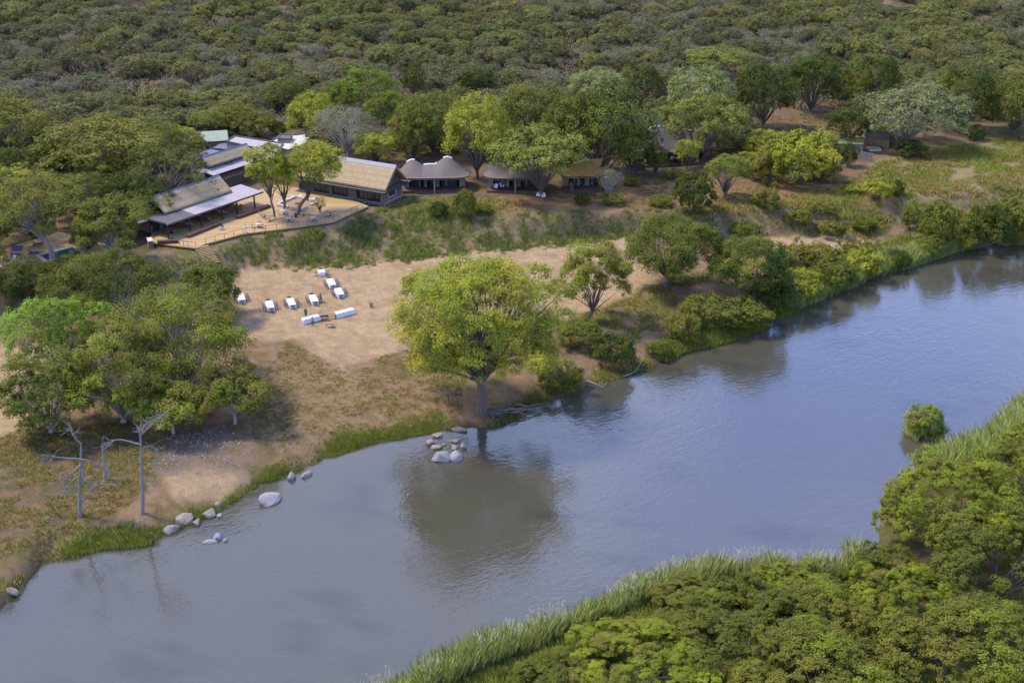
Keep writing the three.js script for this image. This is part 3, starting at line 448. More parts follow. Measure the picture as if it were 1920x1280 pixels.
// ---------------------------------------------------------------- pool terrace among the trees
single('pool_deck', 'golden timber deck around the swimming pool under the trees', 'deck', uvMetres(slab([[-91.5, -209.6], [-93.7, -223.4], [-86.8, -232.4], [-82.2, -230.9], [-73.5, -223.4], [-72.0, -214.9], [-79.7, -213.6]], 6.0, 6.35)), M.deck);
{
  const t = thing('swimming_pool', 'dark green swimming pool with pale rim among the trees', 'pool', -82.44, -219.95, 0, 0.75); t.position.set(t.position.x, 6.35, t.position.y);
  part(t, 'rim', merge([bx(7.4, 0.16, 0.5, 0, 0.004, 2.0), bx(7.4, 0.16, 0.5, 0, 0.004, -2.0), bx(0.5, 0.16, 3.5, 3.45, 0.004, 0), bx(0.5, 0.16, 3.5, -3.45, 0.004, 0)]), M.paleStone);
  part(t, 'water', bx(6.4, 0.1, 3.5, 0, 0.006, 0), M.poolTile);
}
console.log('setting built');

// ---------------------------------------------------------------- foliage
M.leaf = new THREE.MeshPhysicalMaterial({ vertexColors: true, roughness: 0.75, specularIntensity: 0.12, transmission: 0.3, thickness: 0, side: THREE.DoubleSide });
M.blade = new THREE.MeshPhysicalMaterial({ vertexColors: true, roughness: 0.8, specularIntensity: 0.12, side: THREE.DoubleSide });
class Leaves {
  constructor() { this.p = []; this.n = []; this.c = []; this.i = []; }
  add(x, y, z, nx, ny, nz, s, w, col, r) {
    const l = Math.hypot(nx, ny, nz) || 1; nx /= l; ny /= l; nz /= l;
    let tx = r() - 0.5, ty = r() - 0.5 - 0.15, tz = r() - 0.5; const d = tx * nx + ty * ny + tz * nz; tx -= d * nx; ty -= d * ny; tz -= d * nz;
    const tl = Math.hypot(tx, ty, tz) || 1; tx *= s / tl; ty *= s / tl; tz *= s / tl;
    const bx_ = (ny * tz - nz * ty) * w, by = (nz * tx - nx * tz) * w, bz = (nx * ty - ny * tx) * w, k = this.p.length / 3, q = 0.15;
    this.p.push(x - tx, y - ty, z - tz, x + bx_ - tx * q, y + by - ty * q, z + bz - tz * q, x + tx, y + ty, z + tz, x - bx_ - tx * q, y - by - ty * q, z - bz - tz * q);
    for (let j = 0; j < 4; j++) { this.n.push(nx, ny, nz); this.c.push(col[0], col[1], col[2]); }
    this.i.push(k, k + 2, k + 1, k, k + 3, k + 2);
  }
  strip(pts, w, col, face) {   // a blade: points from root to tip, half width w at the root
    for (let j = 0; j < pts.length - 1; j++) {
      const a = pts[j], b = pts[j + 1], wa = w * (1 - j / (pts.length - 1) * 0.7), wb = j === pts.length - 2 ? 0 : w * (1 - (j + 1) / (pts.length - 1) * 0.7), k = this.p.length / 3, cx = Math.cos(face), cz = Math.sin(face);
      this.p.push(a[0] - cx * wa, a[1], a[2] - cz * wa, a[0] + cx * wa, a[1], a[2] + cz * wa, b[0] - cx * wb, b[1], b[2] - cz * wb, b[0] + cx * wb, b[1], b[2] + cz * wb);
      for (let m = 0; m < 4; m++) { this.n.push(-cz * 0.7, 0.7, cx * 0.7); this.c.push(col[0], col[1], col[2]); }
      this.i.push(k, k + 1, k + 3); if (wb) this.i.push(k, k + 3, k + 2);
    }
  }
  geo() { const g = new THREE.BufferGeometry(); g.setAttribute('position', new THREE.Float32BufferAttribute(this.p, 3)); g.setAttribute('normal', new THREE.Float32BufferAttribute(this.n, 3)); g.setAttribute('color', new THREE.Float32BufferAttribute(this.c, 3)); g.setIndex(this.i); return g; }
}
const PAL = {
  bright: [[0.294, 0.305, 0.025], [0.222, 0.254, 0.024], [0.384, 0.345, 0.038]],
  lime: [[0.200, 0.292, 0.027], [0.253, 0.337, 0.036], [0.147, 0.225, 0.023]],
  mid: [[0.130, 0.149, 0.020], [0.163, 0.164, 0.023], [0.104, 0.119, 0.018]],
  olive: [[0.170, 0.160, 0.026], [0.207, 0.184, 0.030], [0.133, 0.136, 0.022]],
  dark: [[0.068, 0.093, 0.014], [0.091, 0.109, 0.017], [0.054, 0.071, 0.011]],
  acacia: [[0.184, 0.198, 0.032], [0.148, 0.167, 0.028], [0.208, 0.216, 0.039]],
  golden: [[0.280, 0.268, 0.027], [0.085, 0.127, 0.023], [0.336, 0.299, 0.031]],
  grey: [[0.225, 0.208, 0.112], [0.266, 0.245, 0.133], [0.175, 0.164, 0.081]],
  pale: [[0.239, 0.268, 0.081], [0.280, 0.299, 0.103], [0.183, 0.224, 0.057]],
  figgrey: [[0.166, 0.190, 0.061], [0.202, 0.208, 0.079], [0.132, 0.158, 0.043]],
  scrub: [[0.119, 0.131, 0.034], [0.155, 0.149, 0.046], [0.101, 0.113, 0.027]],
};
// One tree: a bent trunk, limbs that reach into the crown, and leaves in clumps of clumps.
function growTree(o) {
  const r = rng(o.seed), { H, R } = o, base = o.base ?? 0.3, lean = o.lean ?? [0, 0], L = new Leaves(), wood = [];
  const cy = H * (base + 1) / 2, ry = H * (1 - base) / 2, cx = lean[0], cz = lean[1], fork = V(lean[0] * 0.5, H * (o.fork ?? base * 0.9), lean[1] * 0.5), tr = o.tr ?? H * 0.03;
  if (!o.bush) wood.push(limb([V(0, -0.4, 0), V(tr * 0.6 * (r() - 0.5), fork.y * 0.5, 0.1 * tr), fork], tr * 1.25, tr * 0.8, 9, 6, 0.12, r));
  const n = o.lobes, lobes = [];
  for (let i = 0; i < n; i++) {
    let dx, dy, dz, l; const yf = 1 - (i + 0.5) / n * (o.low ?? 1.45), a = i * 2.39996 + r() * 0.9, s = Math.sqrt(Math.max(0, 1 - yf * yf));
    dx = Math.cos(a) * s; dz = Math.sin(a) * s; dy = yf;
    l = (o.shell ?? 0.66) * (0.78 + 0.4 * r()) * (o.ragged ? 0.75 + 0.5 * r() : 1);
    if (o.flat) dy = Math.max(dy * 0.85, -0.5) + 0.18;
    const lr = R * (o.lr ?? 0.3) * (0.7 + 0.6 * r());
    lobes.push({ x: cx + dx * R * l, y: cy + dy * ry * l, z: cz + dz * R * l, r: lr, dx, dy, dz });
  }
  for (const b of lobes) {
    if (!o.bush || r() < 0.5) {
      const f = o.bush ? V(0, -0.2, 0) : fork.clone().setY(fork.y * (0.8 + 0.5 * r())).min(V(1e9, b.y - 0.1 * H * r(), 1e9)), e = V(b.x, b.y - b.r * 0.1, b.z), m = f.clone().lerp(e, 0.5); m.y += b.r * (0.1 + 0.5 * r()); m.x += (r() - 0.5) * b.r; m.z += (r() - 0.5) * b.r;
      wood.push(limb([f, m, e], tr * (o.bush ? 0.35 : 0.42), tr * 0.06, 5, 5));
      if (o.twigs) for (let k = 0; k < o.twigs; k++) { const q = V(b.x + (r() - 0.5) * 2.2 * b.r, b.y + (r() - 0.2) * b.r, b.z + (r() - 0.5) * 2.2 * b.r); wood.push(limb([e, e.clone().lerp(q, 0.5).add(V(0, 0.15 * b.r, 0)), q], tr * 0.12, tr * 0.025, 4, 3)); }
    }
    const pal = o.pal, pc = pal[Math.floor(r() * pal.length)], fl = o.squash ?? 0.72;
    for (let k = 0; k < o.sub; k++) {
      let ux = r() * 2 - 1, uy = r() * 2 - 0.75, uz = r() * 2 - 1; ux += b.dx * 0.55; uy += 0.25; uz += b.dz * 0.55; const ul = Math.hypot(ux, uy, uz) || 1; ux /= ul; uy /= ul; uz /= ul;
      const q = b.r * (0.72 + 0.36 * r()), sx = b.x + ux * q, sy = b.y + uy * q * fl, sz = b.z + uz * q, sr = b.r * (o.sr ?? 0.3) * (0.7 + 0.6 * r());
      const c0 = mixc(pc, pal[Math.floor(r() * pal.length)], r() * 0.5), m0 = 0.88 + 0.24 * r();
      for (let j = 0; j < o.leaves; j++) {
        const gx = (r() + r() - 1) * 1.25, gy = (r() + r() - 1) * 0.9, gz = (r() + r() - 1) * 1.25, m = m0 * (0.85 + 0.3 * r());
        const y = sy + gy * sr; if (y < 0.1) continue;
        L.add(sx + gx * sr, y, sz + gz * sr, ux * 0.5 + gx * 0.4 + (r() - 0.5) * 1.1, uy * 0.5 + 0.55 + gy * 0.4 + (r() - 0.5) * 0.9, uz * 0.5 + gz * 0.4 + (r() - 0.5) * 1.1, o.leaf * (0.7 + 0.6 * r()), o.lw ?? 0.5, [c0[0] * m, c0[1] * m, c0[2] * m], r);
      }
    }
  }
  const g = new THREE.Group();
  part(g, o.bush ? 'stems' : 'trunk', merge(wood), o.bark ?? M.bark); part(g, o.bush ? 'foliage' : 'crown', L.geo(), M.leaf);
  g.userData.size = [H, R];
  return g;
}
const PROTO = {};
const NEARQ = { lobes: 32, sub: 22, leaves: 21, lr: 0.29, leaf: 0.0235, sr: 0.26 };
function proto(name, o) { const k = o.k ?? 6.5; PROTO[name] = growTree({ seed: 11, H: 10, R: k, ...NEARQ, ...o, leaf: (o.leaf ?? NEARQ.leaf) * k }); }
proto('broadA', { seed: 21, pal: PAL.mid, base: 0.08, low: 1.6 }); proto('broadB', { seed: 22, pal: PAL.olive, base: 0.08, low: 1.6, ragged: true }); proto('broadC', { seed: 33, pal: [PAL.mid[0], PAL.olive[1], PAL.dark[1]], base: 0.06, low: 1.6, lobes: 38 });
proto('brightA', { seed: 23, pal: PAL.bright, base: 0.1, low: 1.55 }); proto('brightB', { seed: 24, pal: PAL.bright, base: 0.12, low: 1.55, ragged: true, k: 4.5 });
proto('darkA', { seed: 25, pal: PAL.dark, base: 0.06, low: 1.6, lobes: 36 }); proto('darkB', { seed: 26, pal: [PAL.dark[0], PAL.mid[0], PAL.dark[2]], base: 0.06, low: 1.6 });
proto('acaciaA', { seed: 27, pal: PAL.acacia, base: 0.1, flat: true, squash: 0.42, leaf: 0.023, leaves: 22, lobes: 34, lr: 0.27 }); proto('acaciaB', { seed: 28, pal: [...PAL.acacia, PAL.olive[1]], base: 0.12, flat: true, squash: 0.5, leaf: 0.023, leaves: 22 });
proto('paleA', { seed: 29, pal: PAL.pale, base: 0.15 }); proto('figA', { seed: 30, pal: PAL.figgrey, base: 0.1, low: 1.6, lobes: 36, leaf: 0.023, leaves: 20, twigs: 2, bark: M.paleBark });
proto('greyA', { seed: 31, pal: PAL.grey, base: 0.2, leaf: 0.023, lw: 0.16, leaves: 14, twigs: 5, bark: M.paleBark, ragged: true });
proto('sparseA', { seed: 32, pal: [PAL.mid[2], PAL.olive[2], PAL.dark[1]], base: 0.3, ragged: true, lobes: 26, sub: 16, leaves: 17, twigs: 4, shell: 0.78, k: 5, lr: 0.25, low: 1.6 });
proto('tallA', { seed: 34, pal: PAL.bright, base: 0.25, k: 3, lobes: 24, leaf: 0.034, lr: 0.4, sub: 14, leaves: 15 });
proto('vineA', { seed: 35, pal: [PAL.mid[1], PAL.mid[0], PAL.lime[2]], base: 0.06, low: 1.6, lobes: 28, sub: 26, leaves: 20, leaf: 0.023, squash: 0.85, sr: 0.24 });
proto('bushA', { seed: 36, pal: PAL.mid, bush: true, base: 0.02, low: 1.75, lobes: 24, H: 5, k: 4, leaf: 0.034, tr: 0.2 }); proto('bushB', { seed: 37, pal: [...PAL.bright, PAL.mid[1]], bush: true, base: 0.02, low: 1.75, lobes: 24, H: 5, k: 4, leaf: 0.034, tr: 0.2 });
proto('bushC', { seed: 38, pal: PAL.dark, bush: true, base: 0.02, low: 1.75, lobes: 24, H: 5, k: 4, leaf: 0.034, tr: 0.2 }); proto('bushD', { seed: 39, pal: PAL.olive, bush: true, base: 0.02, low: 1.75, lobes: 22, H: 4, k: 4, leaf: 0.034, tr: 0.2, ragged: true });
proto('bushGrey', { seed: 40, pal: PAL.grey, bush: true, base: 0.02, low: 1.7, lobes: 18, H: 4, k: 4, leaf: 0.034, lw: 0.14, tr: 0.2, ragged: true, twigs: 4, bark: M.paleBark });
console.log('prototypes');

const firstOf = new Set();
function plant(kind, name, label, x, z, h, rad, turn = 0, group, sink = 0.15) {
  const p = PROTO[kind], [H, R] = p.userData.size, o = p.clone(); o.userData = {}; o.name = numbered(name); scene.add(o);
  o.position.set(x, groundY(x, z) - sink, z); o.rotation.y = turn; o.scale.set(rad / R, h / H, rad / R);
  return tag(o, label, /bush|shrub/.test(name) ? 'bush' : 'tree', group);
}
// hero trees, each grown at its own size
function hero(name, label, x, z, o, cat = 'tree') {
  const g = growTree(o); g.userData = {}; g.name = numbered(name); g.position.set(x, groundY(x, z) - 0.1, z); tag(g, label, cat); scene.add(g); return g;
}
hero('riverside_tree', 'great bright green tree with forked dark trunk at the water edge', -4.52, -166.8, { seed: 7, H: 26.3, R: 14.4, base: 0.07, lobes: 96, lr: 0.185, sub: 34, leaves: 34, leaf: 0.145, pal: [...PAL.bright, PAL.bright[2], PAL.bright[1], PAL.olive[1]], ragged: true, low: 1.66, fork: 0.2, tr: 0.7, twigs: 2, lean: [-0.2, -1.2], squash: 0.6, sr: 0.27 });
const LEFT = { base: 0.05, low: 1.72, sub: 27, leaves: 31, leaf: 0.16, lr: 0.25, ragged: true, squash: 0.5, twigs: 2, bark: M.paleBark };
hero('spreading_tree', 'widest spreading tree of the left clump, reaching over the sand', -48.55, -171.72, { ...LEFT, seed: 51, H: 18, R: 10.9, lobes: 50, pal: [...PAL.olive, PAL.mid[1], PAL.bright[1]], tr: 0.5 });
hero('spreading_tree', 'layered tree with grey twigs in the middle of the left clump', -55.3, -162.22, { ...LEFT, seed: 52, H: 16, R: 8, lobes: 38, pal: [...PAL.olive, PAL.bright[1]], tr: 0.45 });
hero('leafy_tree', 'dark green leafy tree beside the pale sand strip', -64.54, -158.65, { ...LEFT, seed: 53, H: 12.6, R: 7.4, lobes: 34, pal: [PAL.mid[0], PAL.mid[1], PAL.dark[1]], squash: 0.65, twigs: 0 });
hero('leafy_tree', 'dense dark green tree just behind the vine covered one', -66.35, -196.82, { ...LEFT, seed: 54, H: 14, R: 10.3, lobes: 42, pal: [PAL.mid[0], PAL.mid[2], PAL.dark[1]], squash: 0.7, twigs: 0 });
hero('vine_covered_tree', 'tree smothered in bright lime green creeper', -68.86, -176.72, { ...LEFT, seed: 55, H: 14, R: 7.3, lobes: 24, sub: 34, leaves: 26, leaf: 0.16, pal: [...PAL.lime, PAL.mid[0]], squash: 0.85, lr: 0.36, sr: 0.2, twigs: 1 });
hero('leafy_tree', 'rounded dark tree between the stairs and the beach tables', -50.86, -200.32, { ...LEFT, seed: 56, H: 10.8, R: 5.6, lobes: 26, pal: [PAL.mid[2], PAL.dark[1], PAL.mid[0]], squash: 0.75, lr: 0.32, twigs: 1 });
hero('low_spreading_tree', 'low spreading tree above the gravel, lowest of the left clump', -39.44, -161.89, { ...LEFT, seed: 57, H: 8.4, R: 5.4, lobes: 24, pal: [...PAL.olive, PAL.mid[0]], lr: 0.32, base: 0.2 });
hero('low_spreading_tree', 'small yellow green tree behind the dead trunks', -47.38, -158.65, { ...LEFT, seed: 58, H: 7.2, R: 5.5, lobes: 24, pal: [PAL.olive[1], PAL.bright[1], PAL.mid[1]], lr: 0.32, base: 0.2 });
hero('thin_leaved_tree', 'thin leaved young tree in front of the stairs', -57.43, -208.06, { ...LEFT, seed: 59, H: 8, R: 4.6, lobes: 18, sub: 14, leaves: 16, pal: [PAL.olive[0], PAL.mid[0]], base: 0.3, twigs: 3, lr: 0.3 });
hero('ragged_riverside_tree', 'ragged narrow tree with one tall tuft between beach and river', 12.98, -197.57, { seed: 61, H: 14.144, R: 6.042, base: 0.2, low: 1.5, lobes: 24, lr: 0.33, sub: 32, leaves: 36, leaf: 0.15, pal: [PAL.olive[1], PAL.mid[1], PAL.bright[1]], ragged: true, shell: 0.78, tr: 0.28, lean: [0.9, -0.3], twigs: 2 });
hero('round_riverside_tree', 'dense round green tree at the far end of the beach', 27.76, -213.91, { seed: 62, H: 13.936, R: 9.006, base: 0.15, low: 1.55, lobes: 40, lr: 0.28, sub: 32, leaves: 36, leaf: 0.15, pal: [...PAL.mid, PAL.dark[1]], tr: 0.4, lean: [0.9, 0] });
hero('golden_tipped_tree', 'dark tree with yellow tips and pale leaning trunk', 39.16, -208.54, { seed: 63, H: 12.48, R: 7.296, base: 0.08, low: 1.6, lobes: 34, lr: 0.28, sub: 32, leaves: 36, leaf: 0.15, pal: [PAL.golden[0], PAL.golden[1], PAL.dark[1], PAL.dark[0], PAL.olive[2]], tr: 0.22, lean: [2.2, 0.2], ragged: true, bark: M.paleBark });
hero('pool_tree', 'big spreading tree with bent pale trunk over the pool', -83.09, -217.41, { ...LEFT, seed: 64, H: 16.5, R: 9.8, lobes: 44, pal: [...PAL.olive, PAL.acacia[0]], base: 0.3, tr: 0.5, lean: [-2.5, -1.5] });
hero('pool_tree', 'layered tree on the lawn between pool and restaurant', -71.7, -216.03, { ...LEFT, seed: 65, H: 13, R: 7.4, lobes: 36, pal: [PAL.olive[2], PAL.mid[0], PAL.olive[0]], base: 0.25, tr: 0.35, twigs: 3 });
hero('slender_deck_tree', 'slender yellow green tree growing through the deck near the restaurant', -46.83, -240.35, { seed: 66, H: 16.4, R: 4.1, base: 0.28, lobes: 26, lr: 0.36, sub: 20, leaves: 26, leaf: 0.15, pal: [...PAL.bright, PAL.mid[1]], tr: 0.22, ragged: true, lean: [-0.8, 0] }).position.y = 5.9;
hero('double_trunk_deck_tree', 'leafy yellow green tree with dark trunks beside the fire pit', -42.15, -242.7, { seed: 67, H: 15.8, R: 6.4, base: 0.3, lobes: 36, lr: 0.3, sub: 24, leaves: 28, leaf: 0.15, pal: [...PAL.bright, PAL.bright[1], PAL.mid[1]], tr: 0.36, lean: [3.3, -0.4] }).position.y = 5.9;
// trees of the lodge and the river terrace, built from a dozen grown kinds
const T_ = [
  ['darkA', 'small_tree', 'dark small tree screening the near side of the pool', -75.34, -207.82, 6.61, 5.09], ['broadB', 'small_tree', 'olive tree between the dark ones below the pool', -79.8, -205.57, 5.9, 4.59], ['broadA', 'lodge_tree', 'green tree overhanging the pool rim', -78.23, -222.84, 4.66, 3.43], ['broadC', 'lodge_tree', 'green tree shading the yard behind the restaurant', -81.99, -259.31, 8.64, 6.14], ['sparseA', 'airy_tree', 'airy tree in front of the kitchen sheet roof', -70.43, -265.1, 9.71, 5.4], ['broadB', 'lodge_tree', 'olive tree before the low white and green roofs', -74.84, -283.91, 7.43, 5.45],
  ['darkA', 'lodge_tree', 'dark tree behind the broad pale limbed one', -97.47, -269.08, 9.48, 6.91], ['broadA', 'lodge_tree', 'green tree between the pale limbed tree and the green sheet roof', -81.57, -281.7, 9.82, 6.6], ['broadC', 'lodge_tree', 'green tree filling the gap left of the kitchen block', -85.48, -241.53, 9.59, 6.28], ['darkB', 'lodge_tree', 'dark tree against the left wall of the restaurant', -69.97, -236.61, 8.6, 4.89], ['broadB', 'lodge_tree', 'olive tree between the pool and the yard wall', -91.13, -230.31, 9.98, 6.53], ['broadA', 'lodge_tree', 'green tree at the left edge above the loungers', -95.41, -221.39, 11.7, 6.3],
  ['acaciaB', 'bush_tree', 'olive acacia above the staff house roof', -72.63, -303.73, 7.58, 5.14], ['broadB', 'bush_tree', 'olive tree behind the flat service block', -67.16, -306.76, 8.42, 6.16], ['broadB', 'bush_tree', 'olive tree left of the small clipped looking one', -61.39, -303.73, 6.93, 4.82], ['brightB', 'bush_tree', 'bright small tree before the far green roof', -77.05, -290.72, 6.32, 4.33],
  ['darkA', 'small_tree', 'dark small tree at the foot of the pool terrace', -83.73, -203.61, 8.36, 5.45], ['broadB', 'small_tree', 'olive tree at the left edge below the pool', -91.34, -205.57, 8.8, 5.03],
  ['broadB', 'lodge_tree', 'broad olive green tree with pale limbs left of the lodge roofs', -86.69, -263.92, 15.49, 12.69], ['sparseA', 'airy_tree', 'airy dark tree hiding the left of the restaurant thatch', -67.83, -244.91, 14.42, 7.39],
  ['darkA', 'lodge_tree', 'dark tree in front of the kitchen block', -76.56, -245.6, 8.4, 6.38], ['broadB', 'lodge_tree', 'large olive tree at the left edge behind the pool trees', -112.99, -281.7, 16.18, 9.56],
  ['brightB', 'lodge_tree', 'bright tree crown at the far left above the pool', -102.93, -251.93, 7.9, 5.99], ['darkB', 'lodge_tree', 'dark tree behind the yard wall at the left', -106.5, -265.1, 8.79, 5.69],
  ['sparseA', 'airy_tree', 'thin twiggy tree beside the verandah end', -62.34, -246.64, 6.67, 3.21], ['tallA', 'deck_tree', 'second dark stemmed tree rising behind the fire pit bench', -45.73, -246.29, 10.6, 2.66], ['tallA', 'sapling', 'young sapling growing in the deck before the lounge', -38.36, -244.23, 3.99, 1.27],
  ['brightA', 'bush_tree', 'bright crown above the store block behind the lounge', -47.24, -297.82, 12.52, 5.79], ['greyA', 'bare_tree', 'grey leafless spreading tree behind the lounge ridge', -37.48, -283.91, 13.27, 7.54], ['brightB', 'bush_tree', 'yellow green tree touching the lounge ridge', -30.69, -280.4, 8.33, 5.08],
  ['vineA', 'creeper_mound_tree', 'large mounded creeper covered tree behind the lodge', -36.68, -321.11, 14.23, 8.08], ['vineA', 'creeper_mound_tree', 'lower creeper mound hanging towards the lounge', -30.43, -308.81, 10.94, 5.86], ['vineA', 'creeper_mound_tree', 'small creeper mound left of the large one', -43.01, -317.28, 11.05, 4.67], ['darkB', 'columnar_tree', 'dark upright column of creeper beside the mounds', -26.44, -341.61, 11.17, 3.28],
  ['darkA', 'bush_tree', 'solitary dark round tree in the bush behind the chalets', -10.19, -346.63, 8.43, 5.65], ['darkB', 'bush_tree', 'flat dark tree left of the creeper mounds', -57.92, -330.78, 8.39, 6.6], ['darkA', 'bush_tree', 'small dark clipped looking tree behind the store block', -56.7, -302.73, 4.97, 2.25],
  ['broadA', 'chalet_tree', 'mid green tree behind the first chalet', -18.26, -288.41, 15.63, 8.55], ['broadB', 'chalet_tree', 'fuller green tree between creeper mounds and yellow tree', -22.51, -283.91, 12.91, 5.43], ['brightA', 'chalet_tree', 'yellow green willow like tree behind the two hump chalet', -7.54, -269.08, 18.69, 7.15], ['broadC', 'chalet_tree', 'rounded green tree behind the broad acacia', 5.04, -295.42, 15.8, 9.04],
  ['acaciaA', 'broad_acacia', 'broad olive acacia standing over the brown chalet', 6.11, -256.31, 15.81, 10.71], ['darkB', 'chalet_tree', 'huge dark green tree between the golden and the white ridged chalets', 19.73, -269.08, 21.75, 10.85], ['darkA', 'chalet_tree', 'dark tree filling in right of the huge one', 26.28, -271.12, 13.04, 5.79], ['broadC', 'chalet_tree', 'dark green tree left of the huge one', 13.02, -275.27, 17.87, 6.43],
  ['acaciaA', 'umbrella_acacia', 'umbrella shaped acacia right of the white ridged chalet', 43.56, -283.91, 16.27, 9.32], ['paleA', 'pale_tree', 'pale green rounded tree behind the umbrella acacia', 46.83, -315.66, 15.09, 8.28], ['paleA', 'pale_tree', 'greyish tree at the edge of the bush left of the pale one', 22.62, -335.52, 10.17, 7.73], ['darkA', 'dark_terrace_tree', 'dark tree with trunk on red earth, left of the pair', 62.4, -312.99, 17.45, 7.55], ['darkA', 'dark_terrace_tree', 'tallest dark tree standing on bare red earth', 77.9, -329.62, 16.57, 7.92], ['darkB', 'dark_terrace_tree', 'dark tree behind the grey green fig', 95.35, -332.54, 15.6, 6.95],
  ['figA', 'fig_tree', 'wide grey green fig shading the sod roofs', 93.93, -295.42, 15.31, 12.17], ['darkA', 'round_tree', 'dark round tree beside the villa', 79.43, -295.42, 10.57, 5.76], ['darkB', 'dark_terrace_tree', 'dark tree right of the fig', 111.35, -310.37, 17.08, 8.47], ['broadC', 'dark_terrace_tree', 'dark green tree at the right edge beyond the meadow', 122.94, -307.78, 15.04, 9.07], ['acaciaB', 'flat_crowned_tree', 'flat crowned tree behind the pale rounded one', 59.21, -368.13, 9.76, 9.94], ['darkB', 'bush_tree', 'pair of dark creeper columns behind the huge dark tree', 35.2, -341.61, 10.6, 5.57], ['broadB', 'bush_tree', 'olive tree among the dark ones, behind the villa', 87.64, -329.62, 11.12, 4.84],
  ['broadA', 'small_tree', 'round small tree in front of the white ridged chalet', 31.51, -271.94, 7.19, 2.91], ['brightB', 'small_tree', 'light green small tree at the chalet steps', 38.94, -276.11, 7.99, 3.19], ['acaciaB', 'small_acacia', 'yellowish small acacia on the red terrace', 44.35, -255.57, 10.01, 4.73], ['bushC', 'dark_bush', 'dark rounded bush at the edge of the red terrace', 36.5, -246.29, 8.2, 4.48],
  ['bushB', 'large_bush', 'large yellow green bush mass left of the villa screen', 61.84, -265.1, 12.24, 7.38], ['bushB', 'large_bush', 'yellow green bush behind the large mass', 57.45, -278.67, 8.53, 5.35], ['bushD', 'large_bush', 'olive bush right of the small acacia', 55.54, -265.1, 7.63, 3.99], ['bushC', 'columnar_bush', 'dark green bush against the grey reed screen', 75.4, -278.67, 5.63, 2.15], ['bushC', 'dark_bush', 'dark low bush right of the plunge pool', 91.79, -286.6, 4.26, 3.79], ['bushC', 'dark_bush', 'single dark bush on the dry meadow', 111.52, -301.73, 3.92, 2.56],
  ['bushA', 'leafy_shrub', 'tall leafy shrub on the grass before the two hump chalet', -9.25, -243.55, 6.17, 2.22], ['greyA', 'bare_tree', 'small grey bare tree before the golden thatch', 19.97, -254.11, 7.05, 2.96], ['bushGrey', 'grey_bush', 'grey twiggy bush beside the golden thatch', 23.21, -269.08, 3.58, 2.66], ['bushD', 'low_bush', 'low bush under the small bare tree', 20.75, -251.21, 2.27, 2.73], ['bushC', 'low_bush', 'dark low bush below the golden thatch chalet', 14.42, -251.21, 2.27, 1.85], ['bushA', 'low_bush', 'green low bush beside the stone screen wall', 25.77, -265.1, 2.01, 2.29], ['bushC', 'low_bush', 'dark low bush left of the tall leafy shrub', -14.71, -244.23, 3.11, 2.02], ['bushA', 'low_bush', 'green low bush right of the tall leafy shrub', -5.89, -245.6, 2.01, 1.92],
  ['bushA', 'river_bush', 'round green bush on the right bank behind the reeds', 84.65, -239.39, 9.61, 4.38], ['bushC', 'river_bush', 'dark half of the big bush at the right edge', 94.33, -240.04, 9.09, 4.71], ['bushA', 'river_bush', 'light half of the big bush at the right edge', 101.14, -244.3, 9.2, 5.84], ['bushB', 'river_bush', 'bright bush with a dark companion on the dry slope', 76.31, -254.74, 4.81, 3.2], ['bushC', 'river_bush', 'dark companion of the bright bush on the dry slope', 80.24, -256.95, 3.46, 1.78], ['bushA', 'river_bush', 'small bush between bright bush and round river bush', 80.73, -246.44, 5.15, 2.14], ['bushD', 'river_bush', 'low olive bush on the sandy path', 51.73, -249.71, 4.06, 2.93], ['bushA', 'river_bush', 'small green bush right of the low olive one', 58.18, -246.21, 3.13, 2.68],
  ['bushB', 'large_bush', 'bright bush between the small acacia and the large mass', 52.56, -271.12, 5.39, 4.07], ['bushD', 'large_bush', 'olive bush at the foot of the large mass', 67.3, -269.08, 5.36, 4.62], ['bushA', 'large_bush', 'green bush hiding the left end of the grey screen', 71.19, -283.91, 5.59, 3.64], ['bushD', 'low_bush', 'low bush on the red terrace below the chalet steps', 35.97, -269.08, 2.04, 2.9], ['bushA', 'low_bush', 'low green bush behind the dark rounded one', 30.47, -250.14, 2.15, 2.72],
  ['bushB', 'low_tree_bush', 'bright leafy bush beside the bright stub left of the path', 71.87, -259.2, 1.98, 2.47],
];
T_.forEach(([kind, name, label, x, z, h, rad], i) => { const p = plant(kind, name, label, x, z, h * 1.0, rad * 1.07, i * 2.1); if (p.position.y < 0.2) p.position.y = 0.2; });
